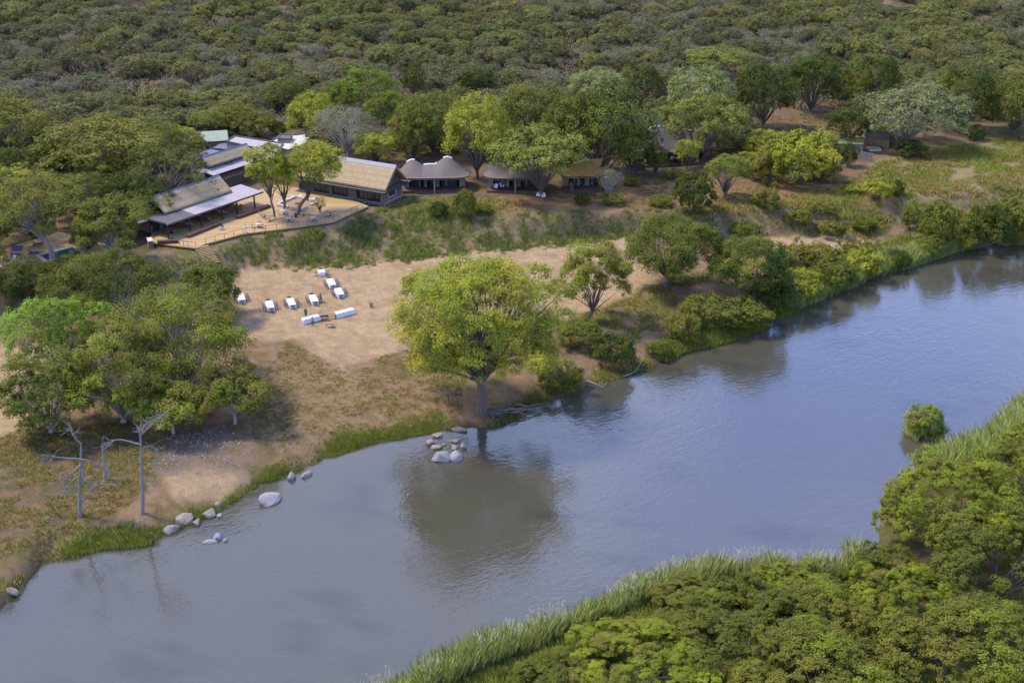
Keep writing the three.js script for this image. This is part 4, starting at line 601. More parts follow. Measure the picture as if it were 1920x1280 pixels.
// overhanging scrub of the river bank right of the big tree
for (const [kind, label, x, z, h, rad] of [
  ['bushA', 'dark scrub under the ragged tree on the steep bank', 11.22, -189.06, 4.41, 3.87], ['bushC', 'dense scrub between big tree and driftwood', 16.11, -184.77, 4.62, 3.8], ['bushD', 'brownish scrub at the right foot of the big tree', 7.37, -177.17, 3.61, 4.08],
  ['bushA', 'green scrub below the dense round tree', 32.44, -198.76, 5.34, 4.93], ['bushA', 'green scrub trailing in the water below the golden tipped tree', 38.92, -199.69, 5.36, 4.95], ['bushC', 'dark scrub at the trunk of the golden tipped tree', 44.99, -208.27, 5.51, 4.66], ['bushD', 'scrub on the eroded bank above the water', 28.25, -193.85, 4.78, 3.08], ['bushB', 'yellow green scrub right of the golden tipped tree', 51.57, -212.79, 5.6, 4.28], ['bushA', 'small scrub tuft on the bare eroded bank', 23.68, -188.11, 2.64, 2.15],
  ['bushA', 'leafy scrub where the reeds begin, right of the yellow green scrub', 58.43, -217.76, 6.41, 4.6], ['bushD', 'olive scrub on top of the reed bank below the path', 58.39, -226.74, 4.79, 4.01], ['bushB', 'bright scrub overhanging the reeds', 65.99, -224.6, 5.61, 3.98], ['bushC', 'dark scrub in the middle of the reed bank', 73.16, -228.88, 4.09, 3.04], ['bushD', 'olive scrub behind the dark one on the reed bank', 66.73, -232.06, 3.79, 3.58], ['bushA', 'green scrub at the end of the sandy path', 81.36, -236.21, 4.17, 3.64], ['bushB', 'bright scrub before the round river bush', 89.04, -240.45, 4.67, 3.7], ['bushD', 'low olive scrub beside the golden tipped tree crown', 53.23, -226.2, 4.78, 4], ['bushA', 'green scrub above the path, near the round tree', 46.52, -243.45, 2.81, 3.2], ['bushD', 'low scrub on the slope above the path', 64.21, -244.3, 2.8, 3.2], ['bushA', 'single green scrub on the dry slope', 70.87, -245.76, 2.8, 2.68], ['bushD', 'low scrub at the crest of the dry slope', 63.04, -249.2, 2.49, 3.04],
]) plant(kind, 'bank_shrub', label, x, z, h, rad, x, 'scrub along the far bank');
// foreground trees on the near bank
const FORE = { base: 0.05, low: 1.4, bush: true, sub: 38, leaves: 40, leaf: 0.12, lr: 0.24, shell: 0.8, squash: 0.85, tr: 0.3, sr: 0.2, lw: 0.45 };
const deeper = (p) => p.map((c) => [c[0] * 0.8, c[1] * 0.84, c[2] * 0.8]), dull = (p) => p.map((c) => mixc(c, [0.165, 0.15, 0.105], 0.24));
PROTO.foreA = growTree({ ...FORE, seed: 71, H: 7, R: 7, lobes: 40, pal: deeper([...PAL.olive, PAL.bright[1], PAL.mid[1]]), leaf: 0.115 });
PROTO.foreB = growTree({ ...FORE, seed: 72, H: 7, R: 7, lobes: 34, lr: 0.22, pal: deeper([PAL.mid[1], PAL.mid[0], PAL.olive[2], PAL.olive[0]]), ragged: true, leaf: 0.11, twigs: 1 });
PROTO.foreC = growTree({ ...FORE, seed: 73, H: 7, R: 7, lobes: 42, lr: 0.2, pal: deeper([PAL.bright[1], PAL.olive[1], PAL.bright[0]]), leaf: 0.14, lw: 0.24, leaves: 46, ragged: true, twigs: 1, squash: 1.1 });
for (const [kind, label, x, z, h, rad, turn] of [
  ['foreC', 'big feathery bush leaning over the brown inlet', 52.7, -131.53, 8.6, 9.2, 0.4], ['foreA', 'olive bush at the right edge above the others', 63.63, -139.56, 7.4, 6.6, 1.4], ['foreB', 'dense bush at the lower right, darkest of the near bank', 54.66, -120.5, 8.6, 9.0, 2.6], ['foreA', 'bush filling the lower right corner', 45.54, -105.15, 7.4, 8.6, 3.5], ['foreC', 'feathery bush between the dark one and the corner', 41.93, -113.6, 6.0, 6.4, 0.9],
  ['foreB', 'broad low bush behind the reeds on the near bank', 24.8, -110.58, 5.0, 8.2, 0.2], ['foreA', 'broad low bush between reeds and inlet', 34.45, -113.33, 4.6, 6.6, 5.0], ['foreC', 'low feathery bush at the bottom edge behind the reeds', 13.05, -105.35, 3.6, 8.0, 1.2], ['foreA', 'bush at the bottom edge between the broad ones', 30.28, -102.07, 5.6, 8.2, 4.2], ['foreA', 'low bush close behind the middle of the reed fringe', 21.2, -117.18, 2.8, 5.5, 2.9], ['foreC', 'low feathery bush at the end of the reed fringe', 31.42, -121.22, 2.6, 4.8, 5.9], ['foreB', 'low dark bush behind the bottom end of the reed fringe', 5.41, -104.52, 2.6, 5.0, 3.3], ['foreB', 'small dark bush beside the inlet', 42.85, -123.32, 3.8, 4.6, 2.2], ['foreC', 'pale bush among the reeds at the right edge', 70.62, -153.7, 3.4, 4.2, 3.0],
]) { const p = plant(kind, 'near_bank_bush', label, x, z, h, rad, turn, 'bushes of the near bank'); p.userData.category = 'bush'; }
console.log('trees');

// ---------------------------------------------------------------- the bush behind: 300 nearest as trees of their own, the rest as one wood
{
  const far = [];
  const q = { lobes: 16, sub: 13, leaves: 14, lr: 0.34, H: 4.6, R: 3.5, base: 0.08, tr: 0.12, low: 1.3 };
  const kinds = [
    ['mid', 'green bushveld tree with rounded crown in the wood behind the lodge', growTree({ ...q, seed: 81, pal: dull(PAL.mid), leaf: 0.16 })], ['mid2', 'green bushveld tree with loose crown in the wood behind the lodge', growTree({ ...q, seed: 82, pal: dull(PAL.olive), leaf: 0.16, ragged: true })], ['dark', 'dark green bushveld tree in the wood behind the lodge', growTree({ ...q, seed: 83, pal: dull(PAL.dark), leaf: 0.16 })],
    ['acacia', 'flat topped olive acacia in the wood behind the lodge', growTree({ ...q, seed: 84, pal: dull(PAL.acacia), leaf: 0.15, flat: true, squash: 0.5 })], ['scrub', 'dull green scrub tree in the wood behind the lodge', growTree({ ...q, seed: 85, pal: dull(PAL.scrub), leaf: 0.15, ragged: true })],
    ['grey', 'grey leafless scrub tree in the wood behind the lodge', growTree({ ...q, seed: 86, pal: dull(PAL.grey), leaf: 0.16, lw: 0.16, ragged: true, twigs: 3, bark: M.paleBark })], ['grey2', 'low grey thorn scrub in the wood behind the lodge', growTree({ ...q, seed: 87, pal: dull([...PAL.grey, PAL.scrub[1]]), leaf: 0.16, lw: 0.2, ragged: true, H: 3.4, bark: M.paleBark })], ['bright', 'fresh yellow green tree in the wood behind the lodge', growTree({ ...q, seed: 88, pal: dull([PAL.bright[1], PAL.olive[1], PAL.mid[1]]), leaf: 0.16 })],
  ];
  const r = rng(991), taken = T_.map(([, , , x, z, , rad]) => [x, z, rad]);
  const clear = [[[-67.7, -271.1], [-80.3, -283.9], [-81.8, -305.2], [-70.4, -313.0], [-47.8, -313.0], [-42.1, -271.1]], [[-36.4, -263.1], [-51.1, -283.9], [-24.3, -283.9], [12.2, -283.9], [54.3, -288.4], [51.4, -271.1], [-6.6, -251.9]], [[56.7, -302.7], [61.7, -332.5], [86.2, -341.6], [102.1, -326.7], [139.1, -315.7], [123.9, -249.2], [47.8, -249.2]], [[-90.4, -187.3], [-113.5, -245.5], [-88.8, -271.1], [-73.6, -271.1], [-55.2, -223.4], [-56.3, -187.3]]];
  for (let z = -262; z > -600; z -= 4.1) for (let x = -260; x < 260; x += 3.6) {
    const px = x + (r() - 0.5) * 5.2, pz = z + (r() - 0.5) * 6, n1 = fbm(px * 0.016 + 7, pz * 0.014 + 3, 3), n2 = fbm(px * 0.05, pz * 0.04 + 40, 3), dist = Math.hypot(px, pz);
    if (Math.abs(px) > 0.42 * (-pz * 0.915 + 32) + 8) continue;
    if (pz > zTop(px) - 34 || clear.some((c) => inside(c, px, pz)) || taken.some(([a, b, q2]) => Math.hypot(a - px, b - pz) < q2 * 0.55)) continue;
    if (n2 > 0.62 && r() < 0.75) continue;
    const nearRiver = smooth(-360, -290, pz); let k = r(), i;
    if (n1 < 0.47) i = k < 0.3 ? 5 : k < 0.55 ? 6 : k < 0.85 ? 4 : 1; else if (n1 < 0.57) i = k < 0.26 ? 1 : k < 0.46 ? 4 : k < 0.6 ? 3 : k < 0.72 ? 6 : k < 0.85 ? 0 : 7; else i = k < 0.34 ? 0 : k < 0.54 ? 2 : k < 0.72 ? 1 : k < 0.84 ? 7 : k < 0.93 ? 3 : 5;
    const s = (0.45 + 0.5 * r() + 0.6 * Math.pow(r(), 5) + 0.3 * nearRiver * r()) * (i >= 5 && i < 7 ? 0.85 : 1);
    far.push({ x: px, z: pz, i, s, sy: s * (0.75 + 0.45 * r()), t: r() * 6.28, d: dist / s, v: 0.78 + 0.4 * r(), w: r() });
  }
  const inView = (o) => Math.abs(o.x) < 0.395 * (-o.z * 0.915 + 32) && o.z > -495;
  const near = far.filter(inView).sort((a, b) => a.d - b.d).slice(0, 290), own = new Set(near);
  for (const o of near) { const g = kinds[o.i][2].clone(); g.userData = {}; g.name = numbered('bushveld_tree'); g.position.set(o.x, groundY(o.x, o.z) - 0.1, o.z); g.rotation.y = o.t; g.scale.set(o.s, o.sy, o.s); tag(g, kinds[o.i][1], 'tree', 'trees of the wood behind the lodge'); scene.add(g); }
  const wood = new THREE.Group(); wood.name = 'distant_woodland'; tag(wood, 'mixed green and grey bushveld covering the plain behind the lodge', 'woodland', undefined, 'stuff'); scene.add(wood);
  const m4 = new THREE.Matrix4(), qt = new THREE.Quaternion(), up = V(0, 1, 0);
  kinds.forEach(([, , g], i) => {
    const list = far.filter((o) => o.i === i && !own.has(o));
    for (const c of g.children) {
      const im = shade(new THREE.InstancedMesh(c.geometry, c.material, list.length)); im.name = c.name === 'trunk' ? 'woodland_trunks' : 'woodland_crowns'; im.userData.kind = 'stuff';
      list.forEach((o, j) => { im.setMatrixAt(j, m4.compose(V(o.x, groundY(o.x, o.z) - 0.1, o.z), qt.setFromAxisAngle(up, o.t), V(o.s, o.sy, o.s))); im.setColorAt(j, lin(o.v * (0.9 + 0.2 * o.w), o.v, o.v * (1.1 - 0.2 * o.w))); });
      wood.add(im);
    }
  });
  console.log('wood', far.length, near.length);
}

// ---------------------------------------------------------------- beach tables, chairs, grill, fire baskets
const BEACH = (x, z) => groundY(x, z);
function chairProto() {   // folding canvas chair
  const g = new THREE.Group();
  const fr = part(g, 'frame', merge([bar(V(-0.26, 0, 0.22), V(0.26, 0.45, 0.2), 0.018, 4), bar(V(0.26, 0, 0.22), V(-0.26, 0.45, 0.2), 0.018, 4), bar(V(-0.26, 0, -0.22), V(0.26, 0.45, -0.2), 0.018, 4), bar(V(0.26, 0, -0.22), V(-0.26, 0.45, -0.2), 0.018, 4), bar(V(-0.28, 0.42, -0.24), V(-0.28, 0.92, -0.3), 0.02, 4), bar(V(0.28, 0.42, -0.24), V(0.28, 0.92, -0.3), 0.02, 4), bx(0.07, 0.03, 0.52, -0.28, 0.64, 0), bx(0.07, 0.03, 0.52, 0.28, 0.64, 0)]), M.chairFrame);
  part(g, 'seat', rbx(0.54, 0.05, 0.46, 0, 0.43, 0, 0.02), M.canvasGrey);
  const b = rbx(0.56, 0.3, 0.04, 0, 0.6, 0, 0.015); b.rotateX(-0.12); b.translate(0, 0, -0.2); part(g, 'backrest', b, M.canvasGrey);
  return g;
}
const CHAIR = chairProto();
function chairAt(x, y, z, turn, label, group, m) { const c = CHAIR.clone(); c.userData = {}; c.name = numbered('folding_chair'); c.position.set(x, y, z); c.rotation.y = turn; tag(c, label, 'chair', group); if (m) for (const k of c.children) if (k.name !== 'frame') k.material = m; scene.add(c); return c; }
function clothGeo(w, l, h, seed, over = 0.02) {   // a draped table cloth: flat top, sides that hang with folds
  const r = rng(seed), nx = 10, nl = 18, pos = [], idx = [], ring = [], per = [];
  const n = 44; for (let i = 0; i < n; i++) { const t = i / n * 4, s = Math.floor(t), f = t - s, a = [[-1, -1], [1, -1], [1, 1], [-1, 1]], p = a[s], q = a[(s + 1) % 4]; per.push([mix(p[0], q[0], f) * (w / 2 + over), mix(p[1], q[1], f) * (l / 2 + over)]); }
  pos.push(0, h, 0);
  for (let j = 0; j < 4; j++) for (let i = 0; i < n; i++) { const [x, z] = per[i], k = j === 0 ? 0.985 : 1 + (j - 1) * (0.02 + 0.035 * Math.sin(i * 1.9 + seed) + 0.02 * r()); pos.push(x * k, j === 0 ? h : h - [0, 0.03, 0.36, h - 0.06][j], z * k); }
  for (let i = 0; i < n; i++) { const k = (i + 1) % n; idx.push(0, 1 + k, 1 + i); for (let j = 0; j < 3; j++) { const a = 1 + j * n + i, b = 1 + j * n + k, c = a + n, d = b + n; idx.push(a, b, c, b, d, c); } }
  const g = new THREE.BufferGeometry(); g.setAttribute('position', new THREE.Float32BufferAttribute(pos, 3)); g.setIndex(idx); const q = g.toNonIndexed(); q.computeVertexNormals(); return q;
}
const short = (l) => l.replace(/,.*$/, '').replace(' between the farthest one and the basket side one', ' second farthest up the sand').replace(' half hidden behind the rounded dark tree', ' behind the rounded tree');
const WHICH = ['end of the row by the trees', 'second in the front row from the trees', 'third in the front row, with a waiter beside it'];
const tables = [ // px of table centre on the sand, length, turn
  ['first laid table of the row, next to the left clump of trees', -41.87, -204.85, 3.1, 0.32, 1], ['second laid table of the row, between two other tables', -38.45, -206.56, 3.1, 0.32, 1], ['third laid table of the row, with the waiter at its side', -34.8, -208.3, 3.1, 0.32, 1],
  ['laid table beyond the row, nearest the fire basket', -30.65, -211.08, 3.1, 0.32, 1], ['laid table between the farthest one and the basket side one', -32.67, -215.77, 3.1, 0.32, 1], ['small square laid table farthest up the sand', -35.11, -220.92, 1.5, 0.25, 0], ['laid table half hidden behind the rounded dark tree', -47.52, -208.3, 3.1, 0.32, 1],
];
tables.forEach(([label, x, z, len, turn, many], i) => {
  const y = BEACH(x, z), t = thing('dining_table', label, 'table', x, y, z, turn, 'white tables laid on the sand');
  part(t, 'tablecloth', clothGeo(1.15, len, 0.78, i + 2), M.cloth);
  part(t, 'runner', bx(0.36, 0.012, len * 0.96, 0, 0.783, 0), M.white);
  for (const s of [-1, 1]) for (const q of [-1, 1]) part(t, 'leg', bx(0.06, 0.72, 0.06, s * 0.4, 0.0, q * (len / 2 - 0.15)), M.chairFrame);
  const n = many ? 3 : 1, c = Math.cos(turn), s = Math.sin(turn), put = (lx, lz, rot) => { const wx = x + lx * c + lz * s, wz = z - lx * s + lz * c; chairAt(wx, BEACH(wx, wz), wz, turn + rot, 'dark folding chair at the ' + short(label), 'chairs around the sand tables'); };
  for (let k = 0; k < n; k++) { const lz = many ? (k - 1) * 0.95 : 0; put(-0.98, lz, Math.PI / 2); put(0.98, lz, -Math.PI / 2); }
  put(0, -len / 2 - 0.45, 0); if (many) put(0, len / 2 + 0.42, Math.PI);
  const r = rng(60 + i);
  for (let k = 0; k < (many ? 6 : 2); k++) { const lx = (k % 2 - 0.5) * 0.7, lz = many ? (Math.floor(k / 2) - 1) * 0.95 : 0, px = x + lx * c + lz * s, pz = z - lx * s + lz * c; const p = thing('place_setting', 'dark plate and napkin set on the ' + short(label), 'plate', px, y + 0.786, pz, turn, 'places laid on the sand tables'); part(p, 'plate', new THREE.CylinderGeometry(0.14, 0.1, 0.025, 14).translate(0, 0.016, 0), M.canvasGrey); part(p, 'napkin', bx(0.06, 0.02, 0.18, 0, 0.03, 0), M.chairFrame); }
});
for (const [label, a, b, k] of [['white buffet table behind which a cook stands', [-34.86, -198], [-32.99, -199.39], 3], ['long white buffet table at the other end of the grill', [-29.71, -201.26], [-27.54, -202.92], 5]]) {
  const x = (a[0] + b[0]) / 2, z = (a[1] + b[1]) / 2, L = Math.hypot(b[0] - a[0], b[1] - a[1]) + 0.7, t = thing('buffet_table', label, 'table', x, BEACH(x, z), z, Math.atan2(-(b[1] - a[1]), b[0] - a[0]), 'buffet tables on the sand');
  part(t, 'tablecloth', (() => { const g = clothGeo(0.95, L, 0.92, k, 0.01); g.rotateY(Math.PI / 2); return g; })(), M.cloth);
  for (const s of [-1, 1]) for (const q of [-1, 1]) part(t, 'leg', bx(0.06, 0.88, 0.06, s * (L / 2 - 0.15), 0, q * 0.36), M.chairFrame);
}
{
  const [x, z] = [-31.94, -199.62], t = thing('charcoal_grill', 'black half drum grill on wooden legs between the buffet tables', 'grill', x, BEACH(x, z), z, 0.25);
  const d = new THREE.CylinderGeometry(0.3, 0.3, 1.5, 14, 1, false, 0, Math.PI); d.rotateX(Math.PI); d.rotateZ(Math.PI / 2); d.rotateX(-Math.PI / 2 * 0); part(t, 'drum', bx(1.5, 0.3, 0.55, 0, 0.62, 0), M.black); part(t, 'grate', bx(1.46, 0.03, 0.5, 0, 0.925, 0), M.canvasGrey);
  for (const s of [-1, 1]) for (const q of [-1, 1]) part(t, 'leg', bx(0.07, 0.62, 0.07, s * 0.7, 0, q * 0.22), M.rail); part(t, 'shelf', bx(1.4, 0.04, 0.5, 0, 0.2, 0), M.rawWood);
  const [x2, z2] = [-30.62, -200.55], u = thing('serving_rack', 'open brown timber rack between grill and long buffet', 'rack', x2, BEACH(x2, z2), z2, 0.25);
  for (const s of [-1, 1]) for (const q of [-1, 1]) part(u, 'post', bx(0.06, 0.95, 0.06, s * 0.62, 0, q * 0.18), M.rail); part(u, 'shelf', bx(1.3, 0.04, 0.4, 0, 0.9, 0), M.rail); part(u, 'shelf', bx(1.3, 0.04, 0.4, 0, 0.4, 0), M.rail);
  const [x3, z3] = [-30.47, -196.63], w = thing('wooden_table', 'bare wooden table standing alone before the grill', 'table', x3, BEACH(x3, z3), z3, 0.2);
  part(w, 'tabletop', uvMetres(bx(1.15, 0.06, 0.85, 0, 0.7, 0)), M.rawWood); for (const s of [-1, 1]) for (const q of [-1, 1]) part(w, 'leg', bx(0.08, 0.7, 0.08, s * 0.5, 0, q * 0.36), M.rail); part(w, 'rail', merge([bx(1.0, 0.08, 0.04, 0, 0.6, 0.36), bx(1.0, 0.08, 0.04, 0, 0.6, -0.36)]), M.rail);
}
for (const [label, x, z] of [['black fire basket on the open sand near the big tree', -24.4, -205.34], ['black fire basket at the foot of the grassy slope', -31.78, -224.28]]) {
  const t = thing('fire_basket', label, 'fire basket', x, BEACH(x, z), z, 0, 'fire baskets on the sand');
  for (let k = 0; k < 10; k++) { const a = k / 10 * 6.283; part(t, 'bar', bar(V(Math.cos(a) * 0.2, 0.25, Math.sin(a) * 0.2), V(Math.cos(a) * 0.38, 0.85, Math.sin(a) * 0.38), 0.022, 4), M.black); }
  for (const [rr, y] of [[0.2, 0.26], [0.3, 0.56], [0.38, 0.85]]) part(t, 'hoop', new THREE.TorusGeometry(rr, 0.025, 5, 18).rotateX(Math.PI / 2).translate(0, y, 0), M.black);
  part(t, 'ash_tray', new THREE.CylinderGeometry(0.19, 0.15, 0.1, 14).translate(0, 0.26, 0), M.embers); for (let k = 0; k < 3; k++) { const a = k * 2.094; part(t, 'leg', bar(V(Math.cos(a) * 0.3, 0, Math.sin(a) * 0.3), V(Math.cos(a) * 0.16, 0.28, Math.sin(a) * 0.16), 0.025, 4), M.black); }
}
// ---------------------------------------------------------------- furniture of deck, verandah, chalets and pool
{
  const dt = [['round table with chairs on the open deck by the planter bench', 497,408], ['round table near the handrail, beside the white dressed guest', 486,426], ['round table between the slender trunk and the handrail', 503,412], ['round table at the handrail below the fire pit', 541,413], ['table beside the dark double trunk', 568,402], ['round table at the handrail before the sapling', 587,412], ['table between sapling and lounge', 618,404], ['table behind the slender trunk by the fire pit', 531,402]].map(([l, a, b]) => [l, a, b]);
  const at = [[-49.0, -241.4], [-49.0, -234.8], [-47.5, -239.0], [-43.7, -238.4], [-41.4, -242.4], [-38.9, -238.7], [-36.0, -242.0], [-45.5, -243.0]];
  dt.forEach(([label], i) => {
    const [x, z] = at[i], t = thing('deck_table', label, 'table', x, FLOOR, z, i, 'tables on the open deck');
    part(t, 'tabletop', new THREE.CylinderGeometry(0.55, 0.55, 0.05, 20).translate(0, 0.72, 0), i % 2 ? M.paleStone : M.rawWood); part(t, 'pedestal', new THREE.CylinderGeometry(0.05, 0.06, 0.7, 8).translate(0, 0.36, 0), M.black); part(t, 'foot', new THREE.CylinderGeometry(0.28, 0.3, 0.03, 14).translate(0, 0.016, 0), M.black);
    for (let k = 0; k < 3; k++) { const a = i + k * 2.094; chairAt(x + Math.sin(a) * 0.95, FLOOR, z + Math.cos(a) * 0.95, a + Math.PI, 'pale seated chair at the ' + label.replace(/round /, ''), 'chairs on the open deck', M.paleStone); }
  });
  const ph = 55.5 * Math.PI / 180, vt = ['first', 'second', 'third', 'fourth', 'fifth'];
  [2.2, 6.6, 11, 15.4, 19.6].forEach((s, i) => {
    const x = -64.4 + Math.cos(ph) * s - Math.sin(ph) * 2.2, z = -228.4 - Math.sin(ph) * s - Math.cos(ph) * 2.2, label = vt[i] + ' table under the verandah counted from the stairs end', t = thing('verandah_table', label, 'table', x, FLOOR, z, ph, 'tables under the verandah');
    part(t, 'tabletop', bx(0.9, 0.05, 0.9, 0, 0.72, 0), i % 2 ? M.white : M.rawWood); part(t, 'pedestal', bx(0.09, 0.72, 0.09), M.black); part(t, 'foot', bx(0.5, 0.03, 0.5), M.black);
    for (const a of [0, Math.PI / 2, Math.PI, -Math.PI / 2]) chairAt(x + Math.sin(ph + a) * 0.8, FLOOR, z + Math.cos(ph + a) * 0.8, ph + a + Math.PI, 'wooden chair at the ' + label, 'chairs under the verandah', M.rawWood);
  });
  const [lx, lz] = [-47.69, -248.58], [tx, tz] = [-44.63, -253.98], [rx, rz] = [-39.61, -250.36];
  for (let k = 0; k < 6; k++) { const f = 0.2 + (k % 3) * 0.3, a = k < 3 ? [mix(lx, tx, f), mix(lz, tz, f)] : [mix(tx, rx, f), mix(tz, rz, f)]; const c = thing('scatter_cushion', 'white cushion on the stone bench of the fire pit', 'cushion', a[0], FLOOR + 0.42, a[1], k < 3 ? 0.9 : -0.5, 'white cushions around the fire pit'); part(c, 'pad', rbx(0.5, 0.14, 0.5, 0, 0, 0, 0.06), M.cushion); part(c, 'back_pad', rbx(0.5, 0.4, 0.14, 0, 0.02, -0.24, 0.06), M.cushion); }
  function lounge(label, group, x, y, z, turn, m, f) { const t = thing('armchair', label, 'armchair', x, y, z, turn, group); part(t, 'seat', rbx(0.75, 0.22, 0.75, 0, 0.2, 0, 0.05), m); part(t, 'backrest', rbx(0.75, 0.5, 0.16, 0, 0.4, -0.32, 0.05), m); for (const s of [-1, 1]) part(t, 'arm', rbx(0.12, 0.3, 0.72, s * 0.36, 0.38, 0, 0.04), m); for (const s of [-1, 1]) for (const q of [-1, 1]) part(t, 'leg', bx(0.06, 0.2, 0.06, s * 0.3, 0, q * 0.3), f); return t; }
  [['tan armchair on the dark deck left of the white fin wall', -19.6, -263.83, M.straw], ['tan armchair close to the white fin wall', -18.37, -264.22, M.straw], ['tan armchair right of the fin wall', -14.62, -264.62, M.straw], ['tan armchair by the sliding door of the two hump chalet', -13.96, -265.01, M.straw],
    ['white armchair on the red deck under the broad acacia', -3.38, -260.35, M.cushion], ['white armchair beside another on the red deck', -2.15, -261.11, M.cushion], ['white armchair at the right end of the red deck', -1.36, -262.27, M.cushion], ['white armchair on the ground under the broad acacia', 5.55, -256.19, M.cushion], ['white armchair right of the one under the acacia', 6.54, -255.82, M.cushion],
    ['white armchair before the glass doors of the golden thatch chalet', 14.57, -263.44, M.cushion], ['second white armchair before the golden thatch doors', 15.4, -264.22, M.cushion], ['white armchair right of the stone wall by the golden thatch', 20.29, -267.4, M.cushion],
    ['white armchair left of the round small tree', 30.22, -279.51, M.cushion], ['white armchair next to the left one by the round small tree', 31.06, -279.51, M.cushion], ['white armchair right of the round small tree', 36.28, -282.14, M.cushion], ['second white armchair right of the round small tree', 37.06, -282.58, M.cushion], ['white armchair at the right hand end of the white ridged chalet', 40.98, -283.91, M.cushion], ['second white armchair at that far end', 42.13, -284.36, M.cushion]]
    .forEach(([l, x, z, m], i) => lounge(l, 'armchairs before the chalets', x, i < 4 || i > 8 ? Math.max(FLOOR, groundY(x, z)) : Math.max(groundY(x, z), i < 7 ? FLOOR : 0), z, (i * 0.7) % 1.2 - 0.6, m, M.black));
  const ld = [[-91.5, -223.4], [-91.3, -222.2], [-87.4, -220.2], [-80.0, -225.5], [-79.6, -219.7], [-90.4, -219.1], [-88.3, -224.9]];
  ld.forEach(([x, z], i) => { const t = thing('sun_lounger', i === 4 ? 'dark lounger with white towel right of the pool' : i === 3 ? 'blue lounger behind the pool beside the tree limb' : 'blue cushioned lounger on the left side of the pool', 'lounger', x, 6.35, z, 1.5 + i * 0.1, 'loungers around the pool'); part(t, 'cushion', rbx(0.65, 0.12, 1.35, 0, 0.32, 0.3, 0.05), i === 4 ? M.canvasGrey : M.blueCushion); const b = rbx(0.65, 0.12, 0.7, 0, 0, 0, 0.05); b.rotateX(0.7); b.translate(0, 0.55, -0.6); part(t, 'backrest', b, i === 4 ? M.canvasGrey : M.blueCushion); part(t, 'frame', bx(0.66, 0.08, 1.9, 0, 0.22, 0), M.rail); for (const s of [-1, 1]) for (const q of [-1, 1]) part(t, 'leg', bx(0.06, 0.24, 0.06, s * 0.28, 0, q * 0.8), M.rail); });
  [[-80.3, -219.9], [-90.0, -218.0], [-81.5, -226.9]].forEach(([x, z], i) => { const t = thing('side_table', ['small white side table by the pool rim', 'small white side table among the left loungers', 'white side table behind the pool'][i], 'table', x, 6.35, z); part(t, 'tabletop', new THREE.CylinderGeometry(0.34, 0.34, 0.05, 16).translate(0, 0.45, 0), M.white); part(t, 'stem', new THREE.CylinderGeometry(0.16, 0.22, 0.44, 12).translate(0, 0.22, 0), M.white); });
  const [dx, dz] = [-63.68, -226.75], b = thing('black_planter', 'black planter tub at the verandah corner post', 'planter', dx, FLOOR, dz); part(b, 'tub', new THREE.CylinderGeometry(0.32, 0.26, 0.75, 12).translate(0, 0.38, 0), M.black); part(b, 'soil', new THREE.CylinderGeometry(0.28, 0.28, 0.03, 12).translate(0, 0.76, 0), M.embers);
  [[-29.67, -250], [-42.63, -241.02]].forEach(([x, z], i) => { const q = thing('black_planter', ['black tub against the lounge corner', 'black tub beside the dark double trunk'][i], 'planter', x, FLOOR, z); part(q, 'tub', new THREE.CylinderGeometry(0.3, 0.25, 0.8, 12).translate(0, 0.4, 0), M.black); part(q, 'soil', new THREE.CylinderGeometry(0.26, 0.26, 0.03, 12).translate(0, 0.81, 0), M.embers); });
}
